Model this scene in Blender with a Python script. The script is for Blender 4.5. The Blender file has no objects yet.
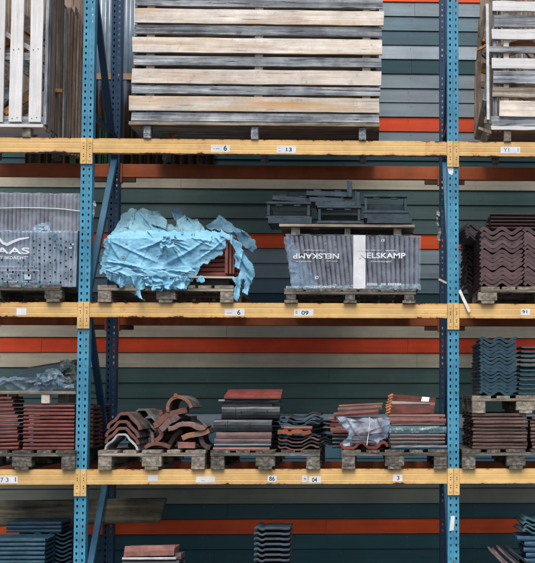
import bpy, bmesh, math, random
from mathutils import Matrix, Vector, noise as NZ
random.seed(7)
R = math.radians
sc = bpy.context.scene
COL = sc.collection

# ------------------------------------------------------------------ camera
F_PX, CX, CY, CZ = 1197.0, 2.1545, -9.117, 1.7523
PITCH, YAW, ROLL = .0663, -.04045, -.0005
SHX, SHY = 149.65, 34.82
ROT = Matrix.Rotation(YAW, 3, 'Z') @ Matrix.Rotation(PITCH, 3, 'X') @ Matrix.Rotation(ROLL, 3, 'Y')
cam = bpy.data.cameras.new('camera')
cam.sensor_fit = 'AUTO'; cam.sensor_width = 36
cam.lens = F_PX / 563 * 36
cam.shift_x = -SHX / 563; cam.shift_y = SHY / 563
cam.clip_end = 2000; cam.clip_start = .1
camo = bpy.data.objects.new('camera', cam); COL.objects.link(camo)
camo.matrix_world = Matrix.Translation((CX, CY, CZ)) @ (ROT @ Matrix.Rotation(math.pi / 2, 3, 'X')).to_4x4()
sc.camera = camo

def P(px, py, Y):
    """world point standing at depth Y where the photograph shows (px, py)"""
    d = ROT @ Vector(((px - 267.5 - SHX) / F_PX, 1, -(py - 281.5 - SHY) / F_PX))
    t = (Y - CY) / d.y
    return Vector((CX + d.x * t, Y, CZ + d.z * t))
def PX(px, Y, py=400): return P(px, py, Y).x
def PZ(py, Y, px=267): return P(px, py, Y).z

# ------------------------------------------------------------------ materials
def ramp(nt, stops):
    r = nt.nodes.new('ShaderNodeValToRGB'); e = r.color_ramp.elements
    while len(e) < len(stops): e.new(.5)
    for i, (p, c) in enumerate(stops):
        e[i].position = p; e[i].color = (*c, 1) if len(c) == 3 else c
    return r
def mat(name, stops, scale=(4, 4, 4), rough=.7, bump=.15, vary=.15, metal=0, detail=8, dirt=.3, dirt_scale=6,
        spots=None, rough_var=.15, spec=.5, fine=None, huevar=.0, bdist=.004, coat=0):
    m = bpy.data.materials.new(name); m.use_nodes = True
    nt = m.node_tree; N = nt.nodes; L = nt.links
    b = N['Principled BSDF']
    tc = N.new('ShaderNodeTexCoord'); oi = N.new('ShaderNodeObjectInfo')
    sh = N.new('ShaderNodeVectorMath'); sh.operation = 'MULTIPLY_ADD'
    L.new(oi.outputs['Random'], sh.inputs[0]); sh.inputs[1].default_value = (37, 53, 71)
    L.new(tc.outputs['Object'], sh.inputs[2])
    mp = N.new('ShaderNodeMapping'); mp.inputs['Scale'].default_value = scale
    L.new(sh.outputs[0], mp.inputs['Vector'])
    n1 = N.new('ShaderNodeTexNoise'); n1.inputs['Scale'].default_value = 1; n1.inputs['Detail'].default_value = detail
    n1.inputs['Roughness'].default_value = .62
    L.new(mp.outputs[0], n1.inputs['Vector'])
    if isinstance(stops[0], (int, float)): stops = [(.3, tuple(c * .8 for c in stops)), (.7, tuple(c * 1.15 for c in stops))]
    r1 = ramp(nt, stops); L.new(n1.outputs[0], r1.inputs[0])
    col = r1.outputs[0]
    n2 = N.new('ShaderNodeTexNoise'); n2.inputs['Scale'].default_value = dirt_scale; n2.inputs['Detail'].default_value = 6
    n2.inputs['Roughness'].default_value = .7
    L.new(sh.outputs[0], n2.inputs['Vector'])
    if dirt:
        r2 = ramp(nt, [(.35, (1 - dirt,) * 3), (.62, (1, 1, 1))]); L.new(n2.outputs[0], r2.inputs[0])
        mx = N.new('ShaderNodeMix'); mx.data_type = 'RGBA'; mx.blend_type = 'MULTIPLY'; mx.inputs[0].default_value = 1
        L.new(col, mx.inputs[6]); L.new(r2.outputs[0], mx.inputs[7]); col = mx.outputs[2]
    if spots:
        sc_, lo, hi, c = spots
        n3 = N.new('ShaderNodeTexNoise'); n3.inputs['Scale'].default_value = sc_; n3.inputs['Detail'].default_value = 5
        n3.inputs['Roughness'].default_value = .75
        L.new(sh.outputs[0], n3.inputs['Vector'])
        r3 = ramp(nt, [(lo, (0, 0, 0)), (hi, (1, 1, 1))]); L.new(n3.outputs[0], r3.inputs[0])
        mx = N.new('ShaderNodeMix'); mx.data_type = 'RGBA'
        L.new(r3.outputs[0], mx.inputs[0]); L.new(col, mx.inputs[6]); mx.inputs[7].default_value = (*c, 1); col = mx.outputs[2]
    hs = N.new('ShaderNodeHueSaturation')
    mr = N.new('ShaderNodeMapRange'); mr.inputs['To Min'].default_value = 1 - vary; mr.inputs['To Max'].default_value = 1 + vary
    L.new(oi.outputs['Random'], mr.inputs['Value']); L.new(mr.outputs[0], hs.inputs['Value'])
    if huevar:
        m2 = N.new('ShaderNodeMath'); m2.operation = 'MULTIPLY'; m2.inputs[1].default_value = 17.3; L.new(oi.outputs['Random'], m2.inputs[0])
        m3 = N.new('ShaderNodeMath'); m3.operation = 'FRACT'; L.new(m2.outputs[0], m3.inputs[0])
        m4 = N.new('ShaderNodeMapRange'); m4.inputs['To Min'].default_value = .5 - huevar; m4.inputs['To Max'].default_value = .5 + huevar
        L.new(m3.outputs[0], m4.inputs['Value']); L.new(m4.outputs[0], hs.inputs['Hue'])
    L.new(col, hs.inputs['Color']); L.new(hs.outputs[0], b.inputs['Base Color'])
    rr = N.new('ShaderNodeMapRange'); rr.inputs['To Min'].default_value = max(0, rough - rough_var); rr.inputs['To Max'].default_value = min(1, rough + rough_var)
    L.new(n2.outputs[0], rr.inputs['Value']); L.new(rr.outputs[0], b.inputs['Roughness'])
    b.inputs['Metallic'].default_value = metal
    b.inputs['Specular IOR Level'].default_value = spec
    b.inputs['Coat Weight'].default_value = coat
    if bump:
        bp = N.new('ShaderNodeBump'); bp.inputs['Strength'].default_value = bump; bp.inputs['Distance'].default_value = bdist
        ad = N.new('ShaderNodeMath'); ad.operation = 'ADD'; L.new(n1.outputs[0], ad.inputs[0]); L.new(n2.outputs[0], ad.inputs[1])
        L.new(ad.outputs[0], bp.inputs['Height']); L.new(bp.outputs[0], b.inputs['Normal'])
    m['b'] = 1
    return m
def wood(name, dark, mid, light, axis='x', **k):
    s = {'x': (1.6, 30, 45), 'y': (30, 1.6, 45), 'z': (45, 30, 1.6)}[axis]
    k.setdefault('spots', (9, .60, .72, tuple(c * .45 for c in mid)))
    stain = k.pop('stain', None); crack = k.pop('crack', tuple(c * .25 for c in dark)); amount = k.pop('cracks', .62)
    m = mat(name, [(.28, dark), (.48, mid), (.68, light)], scale=s, rough=.85, bump=.5, spec=.2, **k)
    nt = m.node_tree; N = nt.nodes; L = nt.links; b = N['Principled BSDF']
    src = b.inputs['Base Color'].links[0].from_socket
    tc = N.new('ShaderNodeTexCoord'); oi = N.new('ShaderNodeObjectInfo')
    sh = N.new('ShaderNodeVectorMath'); sh.operation = 'MULTIPLY_ADD'; L.new(oi.outputs['Random'], sh.inputs[0]); sh.inputs[1].default_value = (91, 17, 43); L.new(tc.outputs['Object'], sh.inputs[2])
    def layer(src, sc3, lo, hi, c, f=1.0, rough=.6):
        mp = N.new('ShaderNodeMapping'); mp.inputs['Scale'].default_value = sc3; L.new(sh.outputs[0], mp.inputs[0])
        n = N.new('ShaderNodeTexNoise'); n.inputs['Scale'].default_value = 1; n.inputs['Detail'].default_value = 6; n.inputs['Roughness'].default_value = rough; L.new(mp.outputs[0], n.inputs['Vector'])
        rr = ramp(nt, [(lo, (0, 0, 0)), (hi, (f, f, f))]); L.new(n.outputs[0], rr.inputs[0])
        mx = N.new('ShaderNodeMix'); mx.data_type = 'RGBA'; L.new(rr.outputs[0], mx.inputs[0]); L.new(src, mx.inputs[6]); mx.inputs[7].default_value = (*c, 1); return mx.outputs[2]
    i = 'xyz'.index(axis)
    v = [90, 90, 90]; v[i] = 4
    src = layer(src, tuple(v), amount, amount + .05, crack, .85)                       # fine dark cracks along the grain
    v = [22, 22, 22]; v[i] = 3
    src = layer(src, tuple(v), .58, .74, tuple(c * .6 for c in dark), .7, .75)          # weather blotches
    if stain:
        v = [14, 14, 14]; v[i] = 1.1; src = layer(src, tuple(v), .52, .70, stain, .75)
    L.new(src, b.inputs['Base Color'])
    # knots
    return m
def film(name, tint, fac, rough=.22, noise_scale=9, lo=.3, hi=.7, spread=.35):
    m = bpy.data.materials.new(name); m.use_nodes = True
    nt = m.node_tree; N = nt.nodes; L = nt.links
    b = N['Principled BSDF']; out = N['Material Output']
    b.inputs['Base Color'].default_value = (*tint, 1); b.inputs['Roughness'].default_value = rough
    tr = N.new('ShaderNodeBsdfTransparent'); tr.inputs[0].default_value = (.9, .95, 1, 1)
    mx = N.new('ShaderNodeMixShader')
    tc = N.new('ShaderNodeTexCoord'); n = N.new('ShaderNodeTexNoise'); n.inputs['Scale'].default_value = noise_scale; n.inputs['Detail'].default_value = 7
    L.new(tc.outputs['Object'], n.inputs['Vector'])
    mr = N.new('ShaderNodeMapRange'); mr.inputs[1].default_value = lo; mr.inputs[2].default_value = hi
    mr.inputs[3].default_value = max(0, fac - spread); mr.inputs[4].default_value = min(1, fac + spread)
    L.new(n.outputs[0], mr.inputs[0]); L.new(mr.outputs[0], mx.inputs[0])
    L.new(tr.outputs[0], mx.inputs[1]); L.new(b.outputs[0], mx.inputs[2]); L.new(mx.outputs[0], out.inputs[0])
    bp = N.new('ShaderNodeBump'); bp.inputs['Strength'].default_value = .4; bp.inputs['Distance'].default_value = .004
    n2 = N.new('ShaderNodeTexNoise'); n2.inputs['Scale'].default_value = 38; n2.inputs['Detail'].default_value = 4
    L.new(tc.outputs['Object'], n2.inputs['Vector']); L.new(n2.outputs[0], bp.inputs['Height']); L.new(bp.outputs[0], b.inputs['Normal'])
    return m

M = {}
M['blue'] = mat('blue rack paint', [(.3, (.045, .26, .42)), (.6, (.072, .34, .51))], rough=.5, bump=.05, dirt=.3, dirt_scale=7, vary=.0,
                spots=(22, .61, .66, (.10, .15, .17)))
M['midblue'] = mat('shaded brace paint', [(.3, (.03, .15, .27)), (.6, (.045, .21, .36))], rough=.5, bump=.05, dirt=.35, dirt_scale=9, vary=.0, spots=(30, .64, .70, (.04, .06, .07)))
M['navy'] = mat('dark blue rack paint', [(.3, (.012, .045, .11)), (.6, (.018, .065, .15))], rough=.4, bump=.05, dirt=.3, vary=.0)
M['bolt'] = mat('zinc bolt', (.45, .45, .44), rough=.4, metal=.7)
M['orange'] = mat('orange beam paint', [(.3, (.46, .095, .022)), (.7, (.56, .13, .034))], scale=(2, 20, 20), rough=.55, bump=.05, dirt=.35, dirt_scale=5, vary=.04)
M['white'] = mat('white sticker', (.78, .80, .82), rough=.5, bump=0, dirt=.12, vary=.04)
M['pinkish'] = mat('faded red sticker', (.72, .28, .22), rough=.5, bump=0)
M['ink'] = mat('black ink', (.02, .05, .07), rough=.6, bump=0)
M['fadeink'] = mat('faded ink', (.16, .24, .30), rough=.6, bump=0)
M['black'] = mat('dark hole', (.01, .01, .012), rough=.9, bump=0)
def beam_paint():
    m = mat('yellow beam paint', [(.3, (.74, .45, .15)), (.7, (.86, .57, .23))], scale=(1.5, 18, 30), rough=.45, bump=.06, dirt=.22, dirt_scale=4, vary=.05)
    nt = m.node_tree; N = nt.nodes; L = nt.links; b = N['Principled BSDF']
    src = b.inputs['Base Color'].links[0].from_socket
    tc = N.new('ShaderNodeTexCoord'); sx = N.new('ShaderNodeSeparateXYZ'); L.new(tc.outputs['Object'], sx.inputs[0])
    ab = N.new('ShaderNodeMath'); ab.operation = 'ABSOLUTE'; L.new(sx.outputs['Z'], ab.inputs[0])
    mr = N.new('ShaderNodeMapRange'); mr.inputs[1].default_value = .036; mr.inputs[2].default_value = .060; mr.inputs[3].default_value = 0; mr.inputs[4].default_value = .30
    L.new(ab.outputs[0], mr.inputs[0])
    oi = N.new('ShaderNodeObjectInfo'); sh = N.new('ShaderNodeVectorMath'); sh.operation = 'MULTIPLY_ADD'
    L.new(oi.outputs['Random'], sh.inputs[0]); sh.inputs[1].default_value = (37, 5, 71); L.new(tc.outputs['Object'], sh.inputs[2])
    n = N.new('ShaderNodeTexNoise'); n.inputs['Scale'].default_value = 16; n.inputs['Detail'].default_value = 8; n.inputs['Roughness'].default_value = .7
    L.new(sh.outputs[0], n.inputs['Vector'])
    ad = N.new('ShaderNodeMath'); ad.operation = 'ADD'; L.new(n.outputs[0], ad.inputs[0]); L.new(mr.outputs[0], ad.inputs[1])
    nb_ = N.new('ShaderNodeTexNoise'); nb_.inputs['Scale'].default_value = 2.3; nb_.inputs['Detail'].default_value = 3; L.new(sh.outputs[0], nb_.inputs['Vector'])
    mb_ = N.new('ShaderNodeMapRange'); mb_.inputs[1].default_value = .35; mb_.inputs[2].default_value = .68; mb_.inputs[3].default_value = -.13; mb_.inputs[4].default_value = .07; L.new(nb_.outputs[0], mb_.inputs[0])
    ad2 = N.new('ShaderNodeMath'); ad2.operation = 'ADD'; L.new(ad.outputs[0], ad2.inputs[0]); L.new(mb_.outputs[0], ad2.inputs[1]); ad = ad2
    r1 = ramp(nt, [(.74, (0, 0, 0)), (.79, (1, 1, 1))]); L.new(ad.outputs[0], r1.inputs[0])
    r0 = ramp(nt, [(.54, (0, 0, 0)), (.76, (.8, .8, .8))]); L.new(ad.outputs[0], r0.inputs[0])
    m0 = N.new('ShaderNodeMix'); m0.data_type = 'RGBA'; L.new(r0.outputs[0], m0.inputs[0]); L.new(src, m0.inputs[6]); m0.inputs[7].default_value = (.62, .25, .06, 1)
    m1 = N.new('ShaderNodeMix'); m1.data_type = 'RGBA'; L.new(r1.outputs[0], m1.inputs[0]); L.new(m0.outputs[2], m1.inputs[6]); m1.inputs[7].default_value = (.045, .025, .018, 1)
    L.new(m1.outputs[2], b.inputs['Base Color'])
    return m
M['yellow'] = beam_paint()
M['yellowc'] = mat('yellow connector paint', [(.3, (.74, .45, .15)), (.7, (.86, .57, .23))], scale=(12, 12, 12), rough=.45, bump=.06, dirt=.25, vary=.05, spots=(18, .66, .72, (.30, .12, .05)))
M['rustd'] = mat('dark beam end', (.07, .035, .02), rough=.7)
# wall boards
def wallc(n, c): return mat('wall board ' + n, [(.3, tuple(v * .82 for v in c)), (.7, tuple(v * 1.14 for v in c))], scale=(1.1, 20, 28), rough=.7, bump=.12, vary=0, dirt=.32, dirt_scale=1.3,
                            spots=(11, .70, .76, tuple(v * .62 for v in c)))
WC = {'o': wallc('orange', (.84, .095, .012)), 'r': wallc('red', (.84, .075, .012)), 'l': wallc('light grey', (.42, .52, .58)), 'g': wallc('grey', (.27, .345, .39)),
      's': wallc('slate', (.15, .24, .29)), 'd': wallc('dark slate', (.07, .14, .175)), 't': wallc('dark teal', (.018, .078, .095)),
      'b': wallc('beige', (.56, .52, .40)), 'n': wallc('dark green', (.075, .145, .14)), 'p': wallc('pale blue grey', (.58, .68, .74)),
      'q': wallc('blue grey', (.20, .40, .50)), 'v': wallc('olive grey', (.20, .22, .18)), 'w': wallc('deep teal', (.025, .11, .125))}
M['palew'] = {a: wood('new pale wood ' + a, (.60, .49, .38), (.79, .71, .61), (.88, .84, .78), a, dirt=.35, dirt_scale=3, vary=.14, huevar=.016, stain=(.60, .34, .13), cracks=.62, crack=(.20, .11, .06)) for a in 'xyz'}
M['greyw'] = {a: wood('weathered grey wood ' + a, (.10, .12, .14), (.34, .37, .40), (.66, .68, .69), a, dirt=.55, vary=.28, dirt_scale=4, cracks=.58) for a in 'xyz'}
M['whitew'] = {a: wood('bleached wood ' + a, (.60, .58, .56), (.76, .75, .74), (.84, .83, .82), a, dirt=.12, vary=.05, spots=(14, .68, .74, (.34, .30, .27)), cracks=.70) for a in 'xyz'}
M['brownw'] = {a: wood('old brown wood ' + a, (.11, .08, .062), (.27, .205, .16), (.46, .38, .31), a, dirt=.35, vary=.25) for a in 'xyz'}
M['orangew'] = {a: wood('orange brown wood ' + a, (.22, .09, .03), (.42, .20, .08), (.58, .32, .15), a, dirt=.3, vary=.2) for a in 'xyz'}
M['palletw'] = {a: wood('pallet wood ' + a, (.05, .045, .038), (.16, .142, .118), (.38, .35, .30), a, dirt=.6, vary=.25, spots=(16, .58, .68, (.07, .055, .045))) for a in 'xyz'}
M['palletl'] = {a: wood('light pallet wood ' + a, (.12, .10, .075), (.29, .25, .20), (.52, .46, .38), a, dirt=.45, vary=.15) for a in 'xyz'}

# ------------------------------------------------------------------ mesh builder
_tc = {}
def text_geo(s, bold=False):
    k = (s, bold)
    if k in _tc: return _tc[k]
    cu = bpy.data.curves.new('t', 'FONT'); cu.body = s; cu.size = 1; cu.align_x = 'CENTER'; cu.align_y = 'CENTER'
    if bold: cu.offset = .020
    o = bpy.data.objects.new('t', cu); COL.objects.link(o)
    dg = bpy.context.evaluated_depsgraph_get(); me = bpy.data.meshes.new_from_object(o.evaluated_get(dg))
    v = [tuple(x.co) for x in me.vertices]; f = [tuple(p.vertices) for p in me.polygons]
    bpy.data.objects.remove(o); bpy.data.curves.remove(cu); bpy.data.meshes.remove(me)
    _tc[k] = (v, f); return _tc[k]

class MB:
    def __init__(s): s.v = []; s.f = []; s.m = []; s.mats = []
    def mi(s, m):
        if m is None: return 0
        if m not in s.mats: s.mats.append(m)
        return s.mats.index(m)
    def add(s, v, f, m=None, T=None):
        i = s.mi(m); b = len(s.v)
        s.v += [tuple(T @ Vector(p)) for p in v] if T else [tuple(p) for p in v]
        s.f += [tuple(b + k for k in q) for q in f]; s.m += [i] * len(f)
    def box(s, x0, x1, y0, y1, z0, z1, m=None, T=None):
        v = [(x, y, z) for x in (x0, x1) for y in (y0, y1) for z in (z0, z1)]
        s.add(v, [(0, 1, 3, 2), (4, 6, 7, 5), (0, 4, 5, 1), (2, 3, 7, 6), (0, 2, 6, 4), (1, 5, 7, 3)], m, T)
    def plank(s, a, b, w, t, up=(0, 0, 1), m=None, n=10, j=.002, warp=.004, T=None):
        """board from a to b; w = breadth along `up`, t = thickness, slightly warped with uneven edges"""
        a = Vector(a); b = Vector(b); d = (b - a); Ln = d.length; d.normalize()
        up = Vector(up); up = (up - d * up.dot(d)).normalized(); si = d.cross(up)
        v = []; f = []; sd = random.random() * 100
        for i in range(n + 1):
            q = i / n; c = a + (b - a) * q
            c = c + up * (warp * .4 * NZ.noise((sd, q * 1.7, 0))) + si * (warp * NZ.noise((sd, q * 1.3, 9)))
            e1 = j * NZ.noise((sd, q * 9, 3)); e2 = j * NZ.noise((sd, q * 9, 5))
            ee = (random.uniform(-1, 1) * j * 1.2) if i in (0, n) else 0
            for su, ss in ((1, 1), (1, -1), (-1, -1), (-1, 1)):
                ed = e1 if su > 0 else e2
                v.append(c + up * (su * (w / 2) + ed) + si * (ss * t / 2) + d * (ee * (1 + su * .6)))
        for i in range(n):
            for k in range(4):
                f.append((i * 4 + k, i * 4 + (k + 1) % 4, i * 4 + 4 + (k + 1) % 4, i * 4 + 4 + k))
        f.append((3, 2, 1, 0)); f.append((n * 4, n * 4 + 1, n * 4 + 2, n * 4 + 3))
        s.add(v, f, m, T)
    def ribbon(s, pts, t, y0, y1, m=None, T=None, ny=1, rag=0, lip=0):
        """strip profile (x,z) with thickness t above/below, extruded from y0 to y1"""
        n = len(pts); nor = []
        for i in range(n):
            a = pts[max(0, i - 1)]; b = pts[min(n - 1, i + 1)]
            dx, dz = b[0] - a[0], b[1] - a[1]; l = math.hypot(dx, dz) or 1
            nor.append((-dz / l, dx / l))
        v = []; f = []
        for k in range(ny + 1):
            y = y0 + (y1 - y0) * k / ny
            for i, (x, z) in enumerate(pts):
                r = rag * NZ.noise((x * 60, z * 60, k * 3.1)) if k in (0, ny) else 0
                tt = t / 2
                v.append((x + nor[i][0] * tt, y + r, z + nor[i][1] * tt)); v.append((x - nor[i][0] * tt, y + r, z - nor[i][1] * tt - (lip if k == 0 else 0)))
        w = 2 * n
        for k in range(ny):
            for i in range(n - 1):
                a = k * w + 2 * i
                f.append((a, a + 2, a + w + 2, a + w)); f.append((a + 1, a + w + 1, a + w + 3, a + 3))
            a = k * w; f.append((a, a + w, a + w + 1, a + 1)); a = k * w + 2 * n - 2; f.append((a, a + 1, a + w + 1, a + w))
        for i in range(n - 1):
            a = 2 * i; f.append((a, a + 1, a + 3, a + 2)); a = ny * w + 2 * i; f.append((a, a + 2, a + 3, a + 1))
        s.add(v, f, m, T)
    def prism(s, poly, y0, y1, m=None, T=None):
        n = len(poly); v = [(x, y0, z) for x, z in poly] + [(x, y1, z) for x, z in poly]
        f = [tuple(range(n)), tuple(range(2 * n - 1, n - 1, -1))] + [(i, i + n, (i + 1) % n + n, (i + 1) % n) for i in range(n)]
        s.add(v, f, m, T)
    def tube(s, pts, r, m=None, n=8, T=None):
        v = []; f = []; pts = [Vector(p) for p in pts]
        for i, p in enumerate(pts):
            d = (pts[min(len(pts) - 1, i + 1)] - pts[max(0, i - 1)]).normalized()
            u = d.orthogonal().normalized(); w = d.cross(u)
            for k in range(n):
                a = 2 * math.pi * k / n; v.append(p + (u * math.cos(a) + w * math.sin(a)) * r)
        for i in range(len(pts) - 1):
            for k in range(n): f.append((i * n + k, i * n + (k + 1) % n, (i + 1) * n + (k + 1) % n, (i + 1) * n + k))
        f.append(tuple(range(n - 1, -1, -1))); f.append(tuple((len(pts) - 1) * n + k for k in range(n)))
        s.add(v, f, m, T)
    def disc(s, c, r, m=None, n=8, sx=1, sz=1):
        v = [(c[0] + r * sx * math.cos(2 * math.pi * k / n), c[1], c[2] + r * sz * math.sin(2 * math.pi * k / n)) for k in range(n)]
        s.add(v, [tuple(range(n))], m)
    def text(s, body, size, c, m=None, rot=0, sx=1, bold=True):
        v, f = text_geo(body, bold); ca, sa = math.cos(rot), math.sin(rot)
        s.add([(c[0] + (x * sx * ca - y * sa) * size, c[1], c[2] + (x * sx * sa + y * ca) * size) for x, y, z in v], f, m)
    def build(s, name, m=None, parent=None, origin=None, smooth=False, bevel=0, base=False, label=None, cat=None, group=None, kind=None, solid=0):
        if m is not None and not s.mats: s.mats = [m]
        V = [Vector(p) for p in s.v]
        lo = Vector((min(p[i] for p in V) for i in range(3))); hi = Vector((max(p[i] for p in V) for i in range(3)))
        if origin is None:
            origin = (lo + hi) / 2
            if parent is None: origin.z = lo.z
        origin = Vector(origin)
        me = bpy.data.meshes.new(name)
        me.from_pydata([tuple(p - origin) for p in V], [], s.f)
        for mm in s.mats: me.materials.append(mm)
        for p, i in zip(me.polygons, s.m): p.material_index = i
        bm = bmesh.new(); bm.from_mesh(me)
        bmesh.ops.recalc_face_normals(bm, faces=bm.faces)
        if bevel:
            ed = [e for e in bm.edges if len(e.link_faces) == 2 and e.calc_face_angle(0) > .6]
            bmesh.ops.bevel(bm, geom=ed, offset=bevel, segments=1, affect='EDGES', clamp_overlap=True)
        bm.to_mesh(me); bm.free()
        if smooth:
            for p in me.polygons: p.use_smooth = True
        o = bpy.data.objects.new(name, me); COL.objects.link(o)
        if parent is not None:
            o.parent = parent; o.location = origin - world_loc(parent)
        else: o.location = origin
        if solid:
            md = o.modifiers.new('thickness', 'SOLIDIFY'); md.thickness = solid
        tag(o, label, cat, group, kind)
        return o
def world_loc(o):
    l = o.location.copy()
    while o.parent: o = o.parent; l += o.location
    return l
def tag(o, label=None, cat=None, group=None, kind=None):
    if cat and not kind: kind = 'thing'
    for k, v in (('label', label), ('category', cat), ('group', group), ('kind', kind)):
        if v: o[k] = v
def thing(name, label, cat, loc, group=None):
    o = bpy.data.objects.new(name, None); o.empty_display_size = .1; COL.objects.link(o); o.location = loc
    tag(o, label, cat, group); return o
def copy_tree(o, parent=None, kids=None):
    c = o.copy(); COL.objects.link(c)
    if parent is not None: c.parent = parent
    for ch in [k for k in bpy.data.objects if k.parent == o]: copy_tree(ch, c)
    return c
def relabel(o, loc, label, rz=0):
    o.location = loc; o['label'] = label; o.rotation_euler.z = rz; return o

ZC, ZB, ZA = 1.20, 1.20 + 1.2563, 1.20 + 2 * 1.2563      # tops of the three beam levels in view
BW = 2.8

# ------------------------------------------------------------------ setting
g = MB(); g.box(-150, 150, -150, 150, -.3, 0)
g.build('ground', mat('asphalt', [(.3, (.04, .04, .042)), (.7, (.065, .063, .06))], scale=(3, 3, 3), rough=.9, bump=.4, detail=12, dirt=.3, dirt_scale=.6), kind='structure')

WY = 1.9
edges = [2 + 14.45 * k for k in range(0)]
ys = [-113.5,-99,-84.5,-70,-55.5,-41,-26.5,-12.3, 2.2, 16.6, 31, 45.3, 59.6, 74, 88.6, 102.8, 117.2, 131.8, 146.4, 161, 175.6, 190.2, 205, 219.8, 234.6, 249.3, 264.1, 278.9, 293.8, 308.6, 323.4, 338.3, 353.2, 368.2, 383.3, 398.4, 413.5, 428.5, 443.5, 458.5, 473.3, 488.3, 503.6, 518.8, 533.9, 549, 564.2, 579.3, 594.5, 610, 625]
cs = 'gstlgsro' + 'gsdltggg' + 'rgtt' + 'b' + 'nnn' + 'o' + 'ggs' + 'tt' + 'b' + 'r' + 'b' + 'nnn' + 'pqqq' + 'vv' + 't' + 'o' + 'wwwwwww'
zs = [PZ(y, WY, 400) for y in ys]
zs = [z for z in zs if z > 0.02]
w = MB()
zz = zs + [0.0]
top = zs[0]
extra = 'lgsdtor'; k = 0
rows = [(zz[i], zz[i + 1], cs[i]) for i in range(len(zz) - 1)]
while top < 6.2:
    rows.insert(0, (top + .133, top, extra[k % 7])); top += .133; k += 1
rs = random.Random(3)
seams_at = {'b': [17, 340], 'l': [17], 'n': [337], 'o': [225]}
for (z1, z0, c) in rows:
    xs = [-7.0]; 
    x = -7 + rs.uniform(1, 4)
    while x < 12: xs.append(x); x += rs.uniform(2.6, 4.2)
    xs.append(12.5)
    for a, b in zip(xs, xs[1:]):
        dy = rs.uniform(-.0015, .0015); g_ = .0045; j = rs.uniform(-.001, .001)
        # shiplap board: lower edge stands proud, upper edge tucks back
        w.add([(a + .001, WY - .006 + dy, z0 + g_), (b - .001, WY - .006 + dy, z0 + g_ + j), (b - .001, WY + .004 + dy, z1 - .001), (a + .001, WY + .004 + dy, z1 - .001),
               (a + .001, WY + .03, z0 + g_), (b - .001, WY + .03, z0 + g_), (b - .001, WY + .03, z1 - .001), (a + .001, WY + .03, z1 - .001)],
              [(0, 1, 2, 3), (7, 6, 5, 4), (0, 4, 5, 1), (3, 2, 6, 7), (0, 3, 7, 4), (1, 5, 6, 2)], WC[c])
for ri, (z1, z0, c) in enumerate(rows):
    x = -1.2 + (ri % 2) * .02
    while x < 6.4:
        for zz_ in (z0 + .030, z1 - .028):
            xx = x + rs.uniform(-.012, .012); zn = zz_ + rs.uniform(-.004, .004); w.tube([(xx, WY + .006, zn), (xx, WY - .0068, zn)], .0024, M['bolt'], n=6)
        x += .62
w.box(-7, 12.5, WY + .034, WY + .25, 0, rows[0][0], M['black'])
w.build('board_wall', label='timber clad wall of horizontal boards in grey, teal, beige and orange behind the rack', cat='wall')

# corrugated translucent sheeting fixed to the wall, behind the left of the rack
def corr():  # brown below, grey-blue above: reflected and see-through tones painted as colour
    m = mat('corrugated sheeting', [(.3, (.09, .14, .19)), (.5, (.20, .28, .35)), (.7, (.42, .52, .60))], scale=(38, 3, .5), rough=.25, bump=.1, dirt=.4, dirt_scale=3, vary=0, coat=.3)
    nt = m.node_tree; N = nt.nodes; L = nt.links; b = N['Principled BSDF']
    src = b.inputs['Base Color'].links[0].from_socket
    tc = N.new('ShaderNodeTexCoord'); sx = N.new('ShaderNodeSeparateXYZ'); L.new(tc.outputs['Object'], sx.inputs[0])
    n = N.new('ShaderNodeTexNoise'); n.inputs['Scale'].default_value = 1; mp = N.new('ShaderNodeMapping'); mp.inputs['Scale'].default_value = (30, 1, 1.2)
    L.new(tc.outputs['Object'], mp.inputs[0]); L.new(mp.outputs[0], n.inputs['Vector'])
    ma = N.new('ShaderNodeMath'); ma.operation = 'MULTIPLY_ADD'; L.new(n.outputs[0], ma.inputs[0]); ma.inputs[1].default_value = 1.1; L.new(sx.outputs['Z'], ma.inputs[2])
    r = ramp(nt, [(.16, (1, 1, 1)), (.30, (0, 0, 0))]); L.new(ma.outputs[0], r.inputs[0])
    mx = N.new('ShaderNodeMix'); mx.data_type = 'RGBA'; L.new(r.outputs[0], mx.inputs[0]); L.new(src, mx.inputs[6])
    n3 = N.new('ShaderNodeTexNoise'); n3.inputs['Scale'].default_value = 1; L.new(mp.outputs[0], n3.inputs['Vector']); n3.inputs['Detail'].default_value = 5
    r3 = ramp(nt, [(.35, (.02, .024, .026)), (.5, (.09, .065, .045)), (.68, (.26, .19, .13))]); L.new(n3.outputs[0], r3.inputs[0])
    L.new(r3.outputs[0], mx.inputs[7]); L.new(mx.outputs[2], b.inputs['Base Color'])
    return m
CY_ = WY - .03
x0, x1 = PX(20, CY_), PX(212, CY_); z0, z1 = PZ(167, CY_, 100), PZ(-60, CY_, 100)
pts = []; n = int((x1 - x0) / .0095)
for i in range(n + 1):
    pts.append((x0 + (x1 - x0) * i / n, i))
v = []; f = []
for i, (x, k) in enumerate(pts):
    y = CY_ - .012 + .011 * [0, .8, 1, .8, 0, -.8, -1, -.8][k % 8]
    v += [(x, y, z0), (x, y, z1)]
for i in range(len(pts) - 1): f.append((2 * i, 2 * i + 2, 2 * i + 3, 2 * i + 1))
w = MB(); w.add(v, f)
cp = thing('corrugated_panel', 'vertically corrugated glossy sheeting on the wall left of the big central crate', 'corrugated sheeting', ((x0 + x1) / 2, CY_, z0))
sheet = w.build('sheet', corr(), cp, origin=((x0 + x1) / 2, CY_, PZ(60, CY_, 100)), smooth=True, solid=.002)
w = MB(); w.box(x0 + .01, x1 - .01, CY_ - .03, CY_ - .025, PZ(80, CY_, 100), PZ(74, CY_, 100))
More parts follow.
